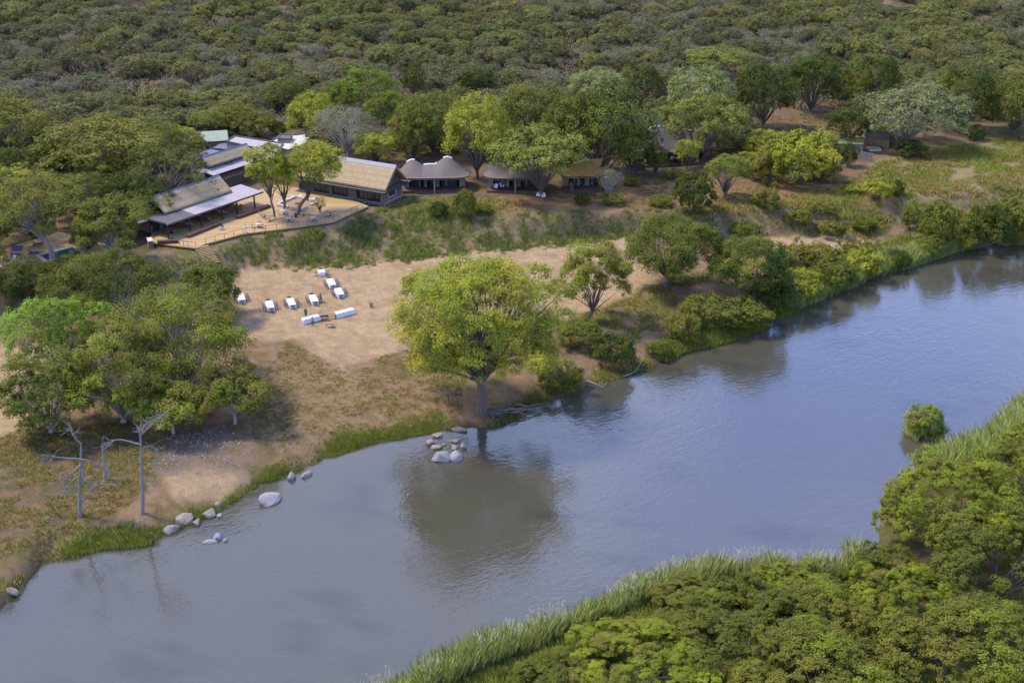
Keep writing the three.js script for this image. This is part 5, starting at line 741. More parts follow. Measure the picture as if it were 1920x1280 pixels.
// ---------------------------------------------------------------- people
function person(label, x, y, z, turn, o) {
  const J = { head: [0, 1.6, 0.02], neck: [0, 1.46, 0], chest: [0, 1.3, 0], belly: [0, 1.08, 0.01], hip: [0, 0.94, 0], sL: [-0.19, 1.4, 0], sR: [0.19, 1.4, 0], hL: [-0.1, 0.9, 0], hR: [0.1, 0.9, 0], eL: [-0.26, 1.12, 0], eR: [0.26, 1.12, 0], wL: [-0.28, 0.88, 0.08], wR: [0.28, 0.88, 0.08], kL: [-0.11, 0.48, 0.02], kR: [0.11, 0.48, 0.02], aL: [-0.12, 0.09, -0.02], aR: [0.12, 0.09, -0.02], tL: [-0.13, 0.04, 0.16], tR: [0.13, 0.04, 0.16], ...o.pose };
  const skin = [0.09, 0.05, 0.03], B = [];
  const bone = (a, ra, b, rb, c) => B.push([J[a], ra, J[b], rb, c]);
  bone('head', 0.105, 'head', 0.105, skin); bone('neck', 0.06, 'head', 0.055, skin); bone('chest', 0.15, 'belly', 0.135, o.shirt); bone('sL', 0.075, 'sR', 0.075, o.shirt); bone('belly', 0.135, 'hip', 0.145, o.shirt);
  for (const s of 'LR') { bone('s' + s, 0.065, 'e' + s, 0.05, o.shirt); bone('e' + s, 0.045, 'w' + s, 0.034, o.long ? o.shirt : skin); B.push([J['w' + s], 0.034, [J['w' + s][0], J['w' + s][1] - 0.1, J['w' + s][2] + 0.04], 0.022, skin]); bone('h' + s, 0.1, 'k' + s, 0.07, o.trousers); bone('k' + s, 0.066, 'a' + s, 0.045, o.trousers); bone('a' + s, 0.045, 't' + s, 0.035, o.shoes ?? [0.03, 0.03, 0.03]); }
  const N = 72, mc = new MarchingCubes(N, M.black, false, false, 60000), S = 0.95, C = [0, 0.92, 0.06], d1 = (p, [a, ra, b, rb]) => { const ex = b[0] - a[0], ey = b[1] - a[1], ez = b[2] - a[2], l = ex * ex + ey * ey + ez * ez, t = l ? clamp(((p[0] - a[0]) * ex + (p[1] - a[1]) * ey + (p[2] - a[2]) * ez) / l) : 0; return Math.hypot(p[0] - a[0] - ex * t, p[1] - a[1] - ey * t, p[2] - a[2] - ez * t) - mix(ra, rb, t); };
  mc.isolation = 0;
  for (let k = 0, q = 0; k < N; k++) for (let j = 0; j < N; j++) for (let i = 0; i < N; i++, q++) {
    const p = [(i - N / 2) / (N / 2) * S + C[0], (j - N / 2) / (N / 2) * S + C[1], (k - N / 2) / (N / 2) * S + C[2]]; let e = 0; if (Math.abs(p[0]) > 0.62 || Math.abs(p[2]) > 0.8) { mc.field[q] = -1; continue; }
    for (const b of B) e += Math.exp(-d1(p, b) * 42); mc.field[q] = Math.log(e + 1e-30) / 42;
  }
  mc.update();
  const n = mc.count, pos = new Float32Array(n * 3), nor = new Float32Array(n * 3), col = new Float32Array(n * 3);
  for (let i = 0; i < n; i++) { const p = [mc.positionArray[i * 3] * S + C[0], mc.positionArray[i * 3 + 1] * S + C[1], mc.positionArray[i * 3 + 2] * S + C[2]]; pos.set(p, i * 3); nor.set([mc.normalArray[i * 3], mc.normalArray[i * 3 + 1], mc.normalArray[i * 3 + 2]], i * 3); let best = 9, c = skin; for (const b of B) { const d = d1(p, b); if (d < best) { best = d; c = b[4]; } } col.set(c, i * 3); }
  const g = new THREE.BufferGeometry(); g.setAttribute('position', new THREE.BufferAttribute(pos, 3)); g.setAttribute('normal', new THREE.BufferAttribute(nor, 3)); g.setAttribute('color', new THREE.BufferAttribute(col, 3));
  const t = thing('person', label, 'person', x, y, z, turn, o.group); part(t, 'body', g, M.person ??= new THREE.MeshStandardMaterial({ vertexColors: true, roughness: 0.85 }));
  const hg = new THREE.SphereGeometry(0.112, 14, 8, 0, 6.284, 0, 1.5); hg.rotateX(-0.25); hg.translate(J.head[0], J.head[1] + 0.012, J.head[2] - 0.008); part(t, 'hair', hg, M.black);
  part(t, 'nose', new THREE.ConeGeometry(0.018, 0.05, 6).rotateX(-0.3).translate(J.head[0], J.head[1] - 0.005, J.head[2] + 0.108), M.skin ??= mat(skin, 0.7));
  return t;
}
const onSand = (x, z) => [x, groundY(x, z), z];
person('person in grey shirt and black trousers standing behind the buffet', ...onSand(-35.01, -200.55), 0.2, { shirt: [0.1, 0.11, 0.13], trousers: [0.015, 0.015, 0.017], pose: { wR: [0.2, 1.0, 0.2], wL: [-0.2, 1.0, 0.2] } });
person('person in lavender shirt and black trousers before the buffet', ...onSand(-33.35, -196.86), 3.0, { shirt: [0.3, 0.27, 0.5], trousers: [0.015, 0.015, 0.018], pose: { wR: [0.18, 1.02, 0.3], eR: [0.27, 1.14, 0.05], wL: [-0.18, 1.02, 0.3] } });
person('waiter with a white cloth leaning to the third laid table', ...onSand(-33.45, -208.05), -1.35, { shirt: [0.09, 0.1, 0.11], trousers: [0.13, 0.12, 0.11], pose: { head: [0, 1.57, 0.1], neck: [0, 1.44, 0.06], chest: [0, 1.29, 0.03], wR: [0.2, 1.0, 0.35], wL: [-0.2, 1.0, 0.35], eR: [0.27, 1.14, 0.12], eL: [-0.27, 1.14, 0.12] } });
person('guest dressed in white standing at the deck handrail', ...[-50.79, -231.65].flatMap((v, i) => (i ? [FLOOR, v] : [v])), 0.4, { shirt: [0.75, 0.75, 0.76], trousers: [0.7, 0.7, 0.72], long: true, pose: {} });
const SIT = { head: [0, 1.17, 0.05], neck: [0, 1.04, 0], chest: [0, 0.88, -0.02], belly: [0, 0.68, -0.04], hip: [0, 0.55, -0.03], sL: [-0.19, 0.98, 0], sR: [0.19, 0.98, 0], hL: [-0.1, 0.54, 0], hR: [0.1, 0.54, 0], kL: [-0.12, 0.54, 0.42], kR: [0.12, 0.54, 0.42], aL: [-0.12, 0.09, 0.44], aR: [0.12, 0.09, 0.44], tL: [-0.12, 0.04, 0.6], tR: [0.12, 0.04, 0.6], eL: [-0.26, 0.74, 0.1], eR: [0.26, 0.74, 0.1], wL: [-0.16, 0.74, 0.34], wR: [0.16, 0.74, 0.34] };
{ const [x, z] = [-55.71, -233.54]; person('guest in navy shirt seated on the deck beside the planter bench', x, FLOOR, z, -0.6, { shirt: [0.05, 0.05, 0.16], trousers: [0.6, 0.6, 0.62], pose: SIT }); chairAt(x, FLOOR, z, -0.6, 'chair under the seated guest in navy', 'chairs on the open deck', M.paleStone); }
person('waiter in white shirt under the verandah', ...[-61.52, -239.36].flatMap((v, i) => (i ? [FLOOR, v] : [v])), 0.8, { shirt: [0.7, 0.72, 0.78], trousers: [0.02, 0.02, 0.02], pose: { wR: [0.2, 1.02, 0.28], eR: [0.27, 1.14, 0.06] } });
person('waiter in black beside the white shirted one under the verandah', ...[-61.29, -240.69].flatMap((v, i) => (i ? [FLOOR, v] : [v])), -1.2, { shirt: [0.03, 0.025, 0.025], trousers: [0.02, 0.02, 0.02], pose: {} });
console.log('people');

// ---------------------------------------------------------------- boulders
function boulder(label, x, z, w, h, d, y, seed, turn, tone = 0, name = 'boulder') {
  const r = rng(seed), g0 = new THREE.IcosahedronGeometry(1, 3), p = g0.attributes.position, planes = Array.from({ length: 13 }, () => { const v = V(r() - 0.5, r() * 0.9 - 0.25, r() - 0.5).normalize(); return [v, 0.5 + 0.36 * r()]; }), v = new THREE.Vector3(), col = [];
  for (let i = 0; i < p.count; i++) {
    v.fromBufferAttribute(p, i).normalize(); let k = 1; for (const [n, q] of planes) { const t = n.dot(v); if (t > 0) k = Math.min(k, q / t); }
    k *= 0.96 + 0.08 * fbm(v.x * 3 + seed, v.y * 3 + v.z * 2, 3); p.setXYZ(i, v.x * k * w / 2, v.y * k * h / 2, v.z * k * d / 2);
    const m = 0.75 + 0.5 * fbm(v.x * 4 + seed * 3, v.y * 4 + v.z * 5, 4); col.push(...mixc([0.25, 0.195, 0.145], [0.25, 0.237, 0.225], tone).map((c) => c * m));
  }
  g0.setAttribute('color', new THREE.Float32BufferAttribute(col, 3)); g0.computeVertexNormals(); g0.rotateY(turn); const m = single(name, label, 'boulder', uvMetresSmooth(g0), M.rock, 'boulders at the water edge'); m.scale.setScalar(1.12); m.position.set(x, y, z); return m;
}
function uvMetresSmooth(g) { const p = g.attributes.position, uv = new Float32Array(p.count * 2); for (let i = 0; i < p.count; i++) { uv[i * 2] = p.getX(i) + p.getY(i) * 0.5; uv[i * 2 + 1] = p.getZ(i) + p.getY(i) * 0.7; } g.setAttribute('uv', new THREE.BufferAttribute(uv, 2)); return g; }
[
  ['big flat topped pale boulder alone in the shallows', -31.76, -143.55, 3.5, 2, 2.8, 0.3, 1, 1], ['largest wedge shaped boulder of the group below the big tree', -9.69, -154.61, 2.6, 2.1, 2.1, 0.35, 0.3, 0.8], ['second large boulder of the group, with a dark crack', -7.57, -154.91, 2, 1.7, 1.8, 0.3, 1.4, 1],
  ['squared boulder behind the cracked one', -6.87, -157.97, 1.2, 1.3, 1.1, 0.2, 0.2, 0.6], ['small boulder left of the squared one', -8.07, -157.97, 1.1, 0.84, 1, 0.15, 2, 0.4], ['tan boulder above the wedge shaped one', -10.61, -157.97, 1.7, 1.1, 1.2, 0.15, 0.7, 0.2], ['tan rounded boulder touching the bank grass', -11.42, -159.23, 1.6, 1.1, 1.2, 0.2, 1.1, 0.2], ['flat tan boulder at the bank by the roots', -10.64, -161.46, 1.8, 0.84, 1.2, 0.2, 0.1, 0.1], ['small pale boulder behind the group', -7.99, -159.86, 1.1, 0.63, 0.88, 0.1, 0.5, 0.5], ['pebble sized boulder inside the group', -9.61, -158.91, 0.54, 0.47, 0.5, 0.08, 0.9, 0.4], ['large sunken tan slab under the big tree roots', -7.52, -163.41, 2.9, 0.95, 1.5, 0.1, -0.5, 0.0],
  ['largest tan boulder of the row by the dead trunk', -41.66, -138.62, 2.8, 1.8, 2.1, 0.35, 0.3, 0.1], ['rounded boulder at the left of the row', -42.42, -136.49, 2, 1.5, 1.8, 0.3, 1, 0.2], ['small rounded boulder between larger ones of the row', -39.7, -137.99, 1.4, 1.1, 1.2, 0.25, 2, 0.2], ['hollowed boulder at the right of the row', -38.56, -140.15, 1.9, 1.4, 1.6, 0.3, 0.4, 0.2], ['pinkish upright boulder beside the hollowed one', -37.82, -142.1, 1.2, 1.3, 1.1, 0.3, 0.1, 0.1], ['small grey stone below the upright boulder', -37.15, -139.89, 0.84, 0.53, 0.75, 0.1, 0.6, 0.7],
  ['pale broken rock standing in the river', -36.24, -134.9, 1.6, 1.1, 1.1, 0.2, 0.8, 1], ['flat pale rock leaning on the broken one', -37.09, -133.94, 1.8, 0.53, 0.88, 0.1, 0.2, 1], ['small pale rock beside the broken one', -35.32, -134.3, 0.72, 0.63, 0.75, 0.1, 1.2, 0.9],
  ['dark wet stone under the fallen root', -45.18, -133.82, 1.3, 0.53, 0.88, 0.1, 0.4, 0.5], ['small tan stone beside the dark wet one', -44.28, -134.9, 0.96, 0.63, 0.75, 0.15, 0.4, 0.2], ['pale round boulder at the grassy bend', -29.51, -149.49, 1.4, 1.4, 1.2, 0.2, 0.5, 0.5], ['flat cracked boulder beside the pale round one', -27.76, -150.2, 1.9, 1.1, 1.2, 0.15, 0.9, 0.5],
  ['tall tan boulder in the grass at the left edge', -59.34, -125.5, 2.4, 2.1, 1.8, 0.9, 0.5, 0.1], ['long tan slab in the grass at the left edge', -57.9, -122.8, 2.8, 0.95, 1, 0.6, -0.3, 0.1], ['pale block in the bank grass left of the big tree', -15.86, -165.37, 1.1, 0.73, 1, 0.8, 0.3, 0.9], ['small tan block in the bank grass', -14.65, -163.45, 0.72, 0.53, 0.62, 0.5, 0.3, 0.2],
  ['grey slab in the roots right of the big tree', 14.2, -183.84, 1.9, 1.2, 1.5, 0.4, 0.3, 0.5], ['grey rock beside the white driftwood', 18.3, -185.46, 1.8, 1.2, 1.4, 0.3, 0.9, 0.6], ['grey block above the driftwood', 19.33, -187.67, 1.3, 0.95, 1, 0.7, 0.9, 0.6],
].forEach(([l, x, z, w, h, d, y, t, tone], i) => boulder(l, x, z, w, h, d, y, 100 + i, t, tone));

// ---------------------------------------------------------------- dead trees and driftwood
function deadTree(label, x, z, H, seed, lean, crown, name = 'dead_tree') {
  const r = rng(seed), y = groundY(x, z), t = thing(name, label, 'dead tree', x, y, z), top = V(lean[0], H, lean[1]);
  part(t, 'trunk', limb([V(0, -0.4, 0), V(lean[0] * 0.2 + (r() - 0.5) * 0.5, H * 0.3, lean[1] * 0.3), V(lean[0] * 0.45 + (r() - 0.5) * 0.5, H * 0.52, lean[1] * 0.5), V(lean[0] * 0.75, H * 0.74, lean[1] * 0.7 + (r() - 0.5) * 0.4), top], 0.28, 0.1, 8, 12, 0.25, r), M.deadWood);
  for (const [f, dx, dy, dz, len, kids] of crown) {
    const s = V(lean[0] * (f < 0.6 ? f * 0.85 : f), H * f, lean[1] * f), e = s.clone().add(V(dx, dy, dz).normalize().multiplyScalar(len)), m = s.clone().lerp(e, 0.5).add(V((r() - 0.5) * 0.3 * len, (r() - 0.2) * 0.25 * len, (r() - 0.5) * 0.3 * len));
    const b = part(t, 'branch', limb([s, m, e], 0.13, 0.035, 6, 8, 0.3, r), M.deadWood);
    const tw = []; for (let k = 0; k < kids * 3; k++) { const p = m.clone().lerp(e, r()), q = p.clone().add(V((r() - 0.5) * 2.4 + dx * 0.4, (r() - 0.45) * 2.0, (r() - 0.5) * 2.4 + dz * 0.4)), h = p.clone().lerp(q, 0.5).add(V((r() - 0.5) * 0.4, (r() - 0.5) * 0.3, (r() - 0.5) * 0.4)); tw.push(limb([p, h, q], 0.035, 0.012, 4, 4)); const q2 = q.clone().add(V((r() - 0.5) * 1.0, (r() - 0.3) * 0.7, (r() - 0.5) * 1.0)); tw.push(limb([h, q.clone().lerp(q2, 0.3), q2], 0.022, 0.008, 4, 3)); }
    if (tw.length) part(b, 'twigs', merge(tw), M.deadWood);
  }
  return t;
}
deadTree('bleached dead tree with broken top and drooping side branches', -54.06, -137.54, 10.3, 301, [1.4, -0.4], [[0.98, -0.3, 1, 0.2, 2.6, 6], [0.78, -1, 0.25, 0.2, 4.0, 5], [0.78, 1, -0.45, 0.2, 4.2, 7], [0.66, 0.7, -0.9, 0.4, 3.4, 6], [0.7, -0.8, -0.7, 0.5, 3.4, 8], [0.55, -0.6, -0.6, 0.6, 2.8, 6], [0.15, 0.95, 0.62, 0.1, 6.2, 2]]);
deadTree('bleached dead tree with forked crown and one long left branch', -46.5, -138.26, 11, 302, [0.9, -0.8], [[0.97, 0.9, 0.8, -0.3, 3.6, 9], [0.95, 0.5, 0.9, 0.2, 2.8, 6], [0.86, -1, 0.05, 0.1, 4.2, 5], [0.8, 1, 0.1, 0.4, 2.6, 5], [0.93, 0.1, 1, 0.1, 1.6, 4], [0.35, 1, 0.1, 0.2, 1.9, 2]]);
deadTree('thin grey dead stem standing between the two dead trees', -53.37, -145.94, 5.2, 303, [0.3, -0.3], [[0.9, 0.6, 1, 0, 0.8, 2]]);
function drift(label, pts, r0, r1, seed, twigs = 3, name = 'driftwood') {
  const r = rng(seed), P0 = pts.map((p) => V(...p)), o = P0[0], t = thing(name, label, 'driftwood', o.x, o.y, o.z), loc = P0.map((p) => p.clone().sub(o)); part(t, 'log', limb(loc, r0, r1, 7, 14, 0.3, r), M.deadWood);
  for (let k = 0; k < twigs; k++) { const s = loc[1 + Math.floor(r() * (loc.length - 1))].clone(), e = s.clone().add(V((r() - 0.5) * 2.4, r() * 0.9, (r() - 0.5) * 2.4)); part(t, 'branch', limb([s, s.clone().lerp(e, 0.5).add(V(0, 0.2, 0)), e], r1 * 0.9, 0.02, 5, 5), M.deadWood); }
}
const at3 = (x, z, y) => [x, y, z];
drift('long white driftwood branch lying in the water below the round tree', [at3(17.35, -180.93, 0.15), at3(19.33, -182.49, 0.35), at3(20.35, -184.48, 0.7), at3(21.62, -187.12, 0.8), at3(23.27, -188.15, 0.5)], 0.13, 0.07, 1, 4);
drift('grey driftwood snag beside the root tangle', [at3(11.6, -179.39, 0.2), at3(13.02, -178.24, 0.15), at3(14.11, -177.3, 0.05)], 0.16, 0.06, 2, 3);
drift('driftwood above the white branch against the grey rocks', [at3(15.26, -184.48, 0.7), at3(17.38, -184.48, 0.5), at3(18.52, -182.89, 0.2)], 0.12, 0.05, 3, 3);
drift('thick twisted root hanging from the bank into the river', [at3(-46.42, -136.77, 1.1), at3(-47.49, -136.47, 0.8), at3(-48.12, -134.59, 0.5), at3(-48.41, -132.28, 0.0)], 0.26, 0.12, 4, 3, 'fallen_root');
drift('thin forked branch floating beside the boulders', [at3(-38.76, -137.36, 0.06), at3(-37.53, -137.86, 0.12), at3(-35.84, -138.11, 0.1)], 0.07, 0.03, 5, 1);
drift('gnarled dead limb crossing the sand behind the vine covered tree', [at3(-84.93, -192.62, 2.1), at3(-82.66, -194.83, 2.6), at3(-79.62, -193.72, 2.3)], 0.2, 0.08, 6, 3);
drift('grey debris pile on the gravel spit at the right bend', [at3(94.15, -242.07, 0.15), at3(97.37, -243.35, 0.3), at3(99.27, -242.07, 0.1)], 0.3, 0.1, 7, 6);
drift('grey dead branches caught in the reeds on the right bank', [at3(74.54, -229.91, 0.5), at3(77.53, -232.63, 0.7), at3(79.66, -233.44, 0.4)], 0.14, 0.05, 8, 6);
drift('fallen grey branch on the shaded bank behind the dead trees', [at3(-53.71, -161.4, 2.2), at3(-51.71, -163.88, 2.5), at3(-49.86, -167.29, 2.3)], 0.1, 0.05, 9, 4);
{ // tangle of exposed roots under the big tree
  const [x, z] = [-4.52, -166.8], r = rng(77), t = thing('exposed_roots', 'tangle of exposed grey roots at the foot of the big riverside tree', 'roots', x, 0.6, z); t.scale.set(1.25, 1.1, 1.4);
  for (let k = 0; k < 46; k++) { const a = -0.35 + r() * 2.2, d = 1.2 + r() * (k < 24 ? 3 : 8), s = V(0.3 + r() * d * 0.5, 0.35 + r() * 0.35, -r() * d * 0.25 + 0.2), e = V(Math.cos(a * 0.6) * d, -0.55 + r() * 0.3, Math.sin(a) * 2.4 - d * 0.42 + 0.6); part(t, 'root', limb([s, s.clone().lerp(e, 0.4).add(V((r() - 0.5), 0.35 * r(), (r() - 0.5))), s.clone().lerp(e, 0.8).add(V((r() - 0.5) * 0.8, 0.1, (r() - 0.5) * 0.8)), e], 0.06 + 0.05 * r(), 0.02, 5, 8), r() < 0.35 ? M.deadWood : M.bark); }
}

// ---------------------------------------------------------------- grasses, reeds, stones: what nobody could count
function instanced(parent, name, geo, m, list, tint = 0.25) {
  const im = shade(new THREE.InstancedMesh(geo, m, list.length)), m4 = new THREE.Matrix4(), q = new THREE.Quaternion(), e = new THREE.Euler(); im.name = name; im.userData.kind = 'stuff';
  list.forEach((o, i) => { im.setMatrixAt(i, m4.compose(V(o[0], o[1], o[2]), q.setFromEuler(e.set(o[6] ?? 0, o[5], o[7] ?? 0)), V(o[3], o[4], o[3]))); const h = hash2(i, 5), k = hash2(i, 9), b = 1 - tint / 2 + tint * h; im.setColorAt(i, lin(b * (0.88 + 0.3 * k), b, b * (0.9 + 0.15 * k))); });
  parent.add(im); return im;
}
function stuff(name, label, category) { const g = new THREE.Group(); g.name = numbered(name); tag(g, label, category, undefined, 'stuff'); scene.add(g); return g; }
function tuft(seed, n, h, spread, w, pal, bend, seg = 2) {
  const r = rng(seed), L = new Leaves();
  for (let i = 0; i < n; i++) { const a = r() * 6.283, d = Math.sqrt(r()) * spread * 0.55, x = Math.cos(a) * d, z = Math.sin(a) * d, hh = h * (0.55 + 0.6 * r()), o = bend * (0.4 + r()) * hh, c = pal[Math.floor(r() * pal.length)], m = 0.75 + 0.5 * r(), pts = []; const b = a + (r() - 0.5) * 1.4; for (let k = 0; k <= seg; k++) { const t = k / seg; pts.push([x + Math.cos(b) * o * t * t, hh * (t - 0.25 * bend * t * t), z + Math.sin(b) * o * t * t]); } L.strip(pts, w * (0.7 + 0.6 * r()), [c[0] * m, c[1] * m, c[2] * m], r() * 6.283); }
  return L.geo();
}
const GREEN = [[0.138, 0.178, 0.035], [0.103, 0.147, 0.031], [0.183, 0.199, 0.051]], DRY = [[0.477, 0.360, 0.149], [0.382, 0.300, 0.108], [0.318, 0.285, 0.081]], REED = [[0.225, 0.311, 0.065], [0.286, 0.355, 0.092], [0.181, 0.252, 0.049], [0.284, 0.263, 0.112]], LUSH = [[0.176, 0.234, 0.037], [0.135, 0.187, 0.031], [0.243, 0.257, 0.055]];
const tuftGreen = tuft(401, 90, 1, 1.2, 0.018, GREEN, 0.32), tuftDry = tuft(402, 60, 1, 1.2, 0.024, [...DRY.map((c) => [c[0] * 0.7, c[1] * 0.68, c[2] * 0.6]), GREEN[2]], 0.4), tuftLush = tuft(403, 95, 1, 1.3, 0.019, LUSH, 0.38), tuftMix = tuft(404, 76, 1, 1.3, 0.018, [...GREEN, ...DRY], 0.4);
const reedG = tuft(405, 80, 3.0, 1.2, 0.026, REED, 0.28, 4);
const plumeG = (() => { const r = rng(406), L = new Leaves(); for (let i = 0; i < 5; i++) { const a = r() * 6.28, d = r() * 0.6, h = 3.0 + r() * 0.8, x = Math.cos(a) * d, z = Math.sin(a) * d; L.strip([[x, 0, z], [x + 0.08, h * 0.5, z], [x + 0.22, h, z + 0.06]], 0.018, [0.3, 0.3, 0.16], a); for (let k = 0; k < 14; k++) L.add(x + 0.22 + (r() - 0.5) * 0.16, h - 0.05 + r() * 0.4, z + 0.06 + (r() - 0.5) * 0.16, r() - 0.5, r() - 0.3, r() - 0.5, 0.06, 0.3, [0.34, 0.33, 0.22], r); } return L.geo(); })();
const pick = (poly, n, seed, f) => { const out = []; scatter(poly, n, seed, (x, z, r) => { const o = f(x, z, r); if (!o) return false; out.push(o); }); return out; };
const SLOPE = [[-55.2, -223.4], [-49.6, -230.0], [-41.1, -234.4], [-33.4, -238.2], [-27.8, -245.6], [-19.5, -249.1], [0.0, -244.2], [24.6, -245.6], [41.7, -244.9], [41.2, -240.2], [24.5, -241.8], [0.0, -235.2], [-20.3, -228.6], [-36.0, -225.1], [-50.7, -223.7]];
{
  const s = stuff('slope_grass', 'green tussocks on the earth slope below the lodge', 'grass');
  instanced(s, 'tussocks', tuftGreen, M.blade, pick(SLOPE, 290, 1, (x, z, r) => [x, z, 0.7 + 0.9 * r()]).flatMap(([cx, cz, s0], i) => { const r = rng(9000 + i); return Array.from({ length: 9 + 5 * r() | 0 }, () => { const a = r() * 6.28, d = Math.sqrt(r()) * s0 * 1.15, x = cx + Math.cos(a) * d, z = cz + Math.sin(a) * d * 1.6, k = (0.4 + 0.4 * r()) * s0 * (1.1 - 0.4 * d / s0); return [x, groundY(x, z) - 0.05, z, k * 1.1, k, r() * 6.28]; }); }));
  instanced(s, 'dry_tussocks', tuftMix, M.blade, pick(SLOPE, 900, 2, (x, z, r) => { const k = 0.2 + 0.3 * r(); return [x, groundY(x, z) - 0.05, z, k * 1.3, k, r() * 6.28]; }));
  const s2 = stuff('meadow_grass', 'dry and green grass on the open right hand terrace', 'grass');
  const MEADOW = [[40.6, -243.5], [36.4, -245.5], [51.0, -255.6], [67.4, -259.3], [81.6, -279.5], [100.1, -293.0], [130.8, -307.8], [135.5, -275.9], [104.2, -253.6], [80.8, -241.8], [64.2, -243.5]];
  instanced(s2, 'meadow_tufts', tuftDry, M.blade, pick(MEADOW, 5200, 3, (x, z, r) => { const n = fbm(x * 0.16, z * 0.16 + 9, 3); if (n < 0.42) return null; const k = 0.3 + 0.5 * r(); return [x, groundY(x, z) - 0.04, z, k * 1.5, k, r() * 6.28]; }));
  instanced(s2, 'meadow_green', tuftLush, M.blade, pick(MEADOW, 1100, 4, (x, z, r) => { const n = fbm(x * 0.16 + 20, z * 0.16 + 9, 3); if (n < 0.56) return null; const k = 0.4 + 0.7 * r(); return [x, groundY(x, z) - 0.04, z, k * 1.5, k, r() * 6.28]; }));
  const TERRACE = [[-6.4, -245.6], [0.0, -253.7], [13.3, -254.8], [27.5, -265.1], [44.4, -279.5], [55.9, -297.8], [59.8, -321.1], [84.1, -332.5], [91.7, -318.4], [71.6, -288.4], [72.8, -263.1], [47.6, -248.4]];
  instanced(s2, 'terrace_dry_grass', tuftDry, M.blade, pick(TERRACE, 2600, 41, (x, z, r) => { const n = fbm(x * 0.12 + 3, z * 0.12, 3); if (n < 0.47) return null; const k = 0.15 + 0.35 * r(); return [x, groundY(x, z) - 0.03, z, k * 1.7, k, r() * 6.28]; }));
  const LAWN = [[-27.9, -246.3], [-21.0, -254.8], [-10.0, -254.8], [0.0, -252.7], [-3.2, -244.9], [-19.3, -246.3]];
  instanced(s, 'terrace_tufts', tuftMix, M.blade, pick(LAWN, 900, 5, (x, z, r) => { const k = 0.3 + 0.4 * r(); return [x, groundY(x, z) - 0.04, z, k * 1.5, k, r() * 6.28]; }));
  const s3 = stuff('beach_tufts', 'low dry grass tufts scattered over the brown earth of the beach', 'grass');
  const EARTH = [[-37.2, -162.2], [-38.1, -180.2], [-36.4, -190.5], [-26.5, -180.2], [-17.1, -187.3], [-8.3, -180.2], [-7.0, -167.5], [-19.8, -162.5], [-28.1, -156.1], [-34.7, -152.8]];
  instanced(s3, 'low_tufts', tuftDry, M.blade, pick(EARTH, 5000, 6, (x, z, r) => { const n = fbm(x * 0.5, z * 0.5, 3); if (n < 0.5 && r() < 0.85) return null; const k = 0.08 + 0.15 * r(); return [x, groundY(x, z) - 0.02, z, k * 1.8, k, r() * 6.28]; }));
  instanced(s3, 'shade_grass', tuftDry, M.blade, pick(ZONES.litter, 2600, 7, (x, z, r) => { const n = fbm(x * 0.3, z * 0.3, 3); if (n < 0.4) return null; const k = 0.15 + 0.28 * r(); return [x, groundY(x, z) - 0.02, z, k * 1.8, k, r() * 6.28]; }));
  const SIDE = [[3.5, -191.6], [9.0, -199.4], [20.6, -209.1], [27.4, -219.5], [38.0, -225.1], [31.0, -201.8], [20.9, -190.6], [8.4, -182.3]];
  instanced(s3, 'bank_tufts', tuftMix, M.blade, pick(SIDE, 1800, 8, (x, z, r) => { const n = fbm(x * 0.3 + 3, z * 0.3, 3); if (n < 0.46) return null; const k = 0.2 + 0.35 * r(); return [x, groundY(x, z) - 0.02, z, k * 1.6, k, r() * 6.28]; }));
  const BUSHFLOOR = [[-153.3, -283.9], [-61.1, -313.0], [76.3, -335.5], [167.2, -318.4], [300.1, -476.7], [-304.0, -476.7]];
  const s4 = stuff('bush_undergrowth', 'dry undergrowth between the trees of the plain', 'undergrowth');
  const under = tuft(411, 30, 1.2, 2.6, 0.07, [[0.16, 0.135, 0.1], [0.13, 0.13, 0.06], [0.1, 0.11, 0.045], [0.2, 0.17, 0.13]], 0.8);
  instanced(s4, 'undergrowth', under, M.blade, pick(BUSHFLOOR, 12000, 9, (x, z, r) => { const k = 0.7 + 1.0 * r(); return [x, groundY(x, z) - 0.1, z, k * 1.3, k, r() * 6.28]; }), 0.5);
}
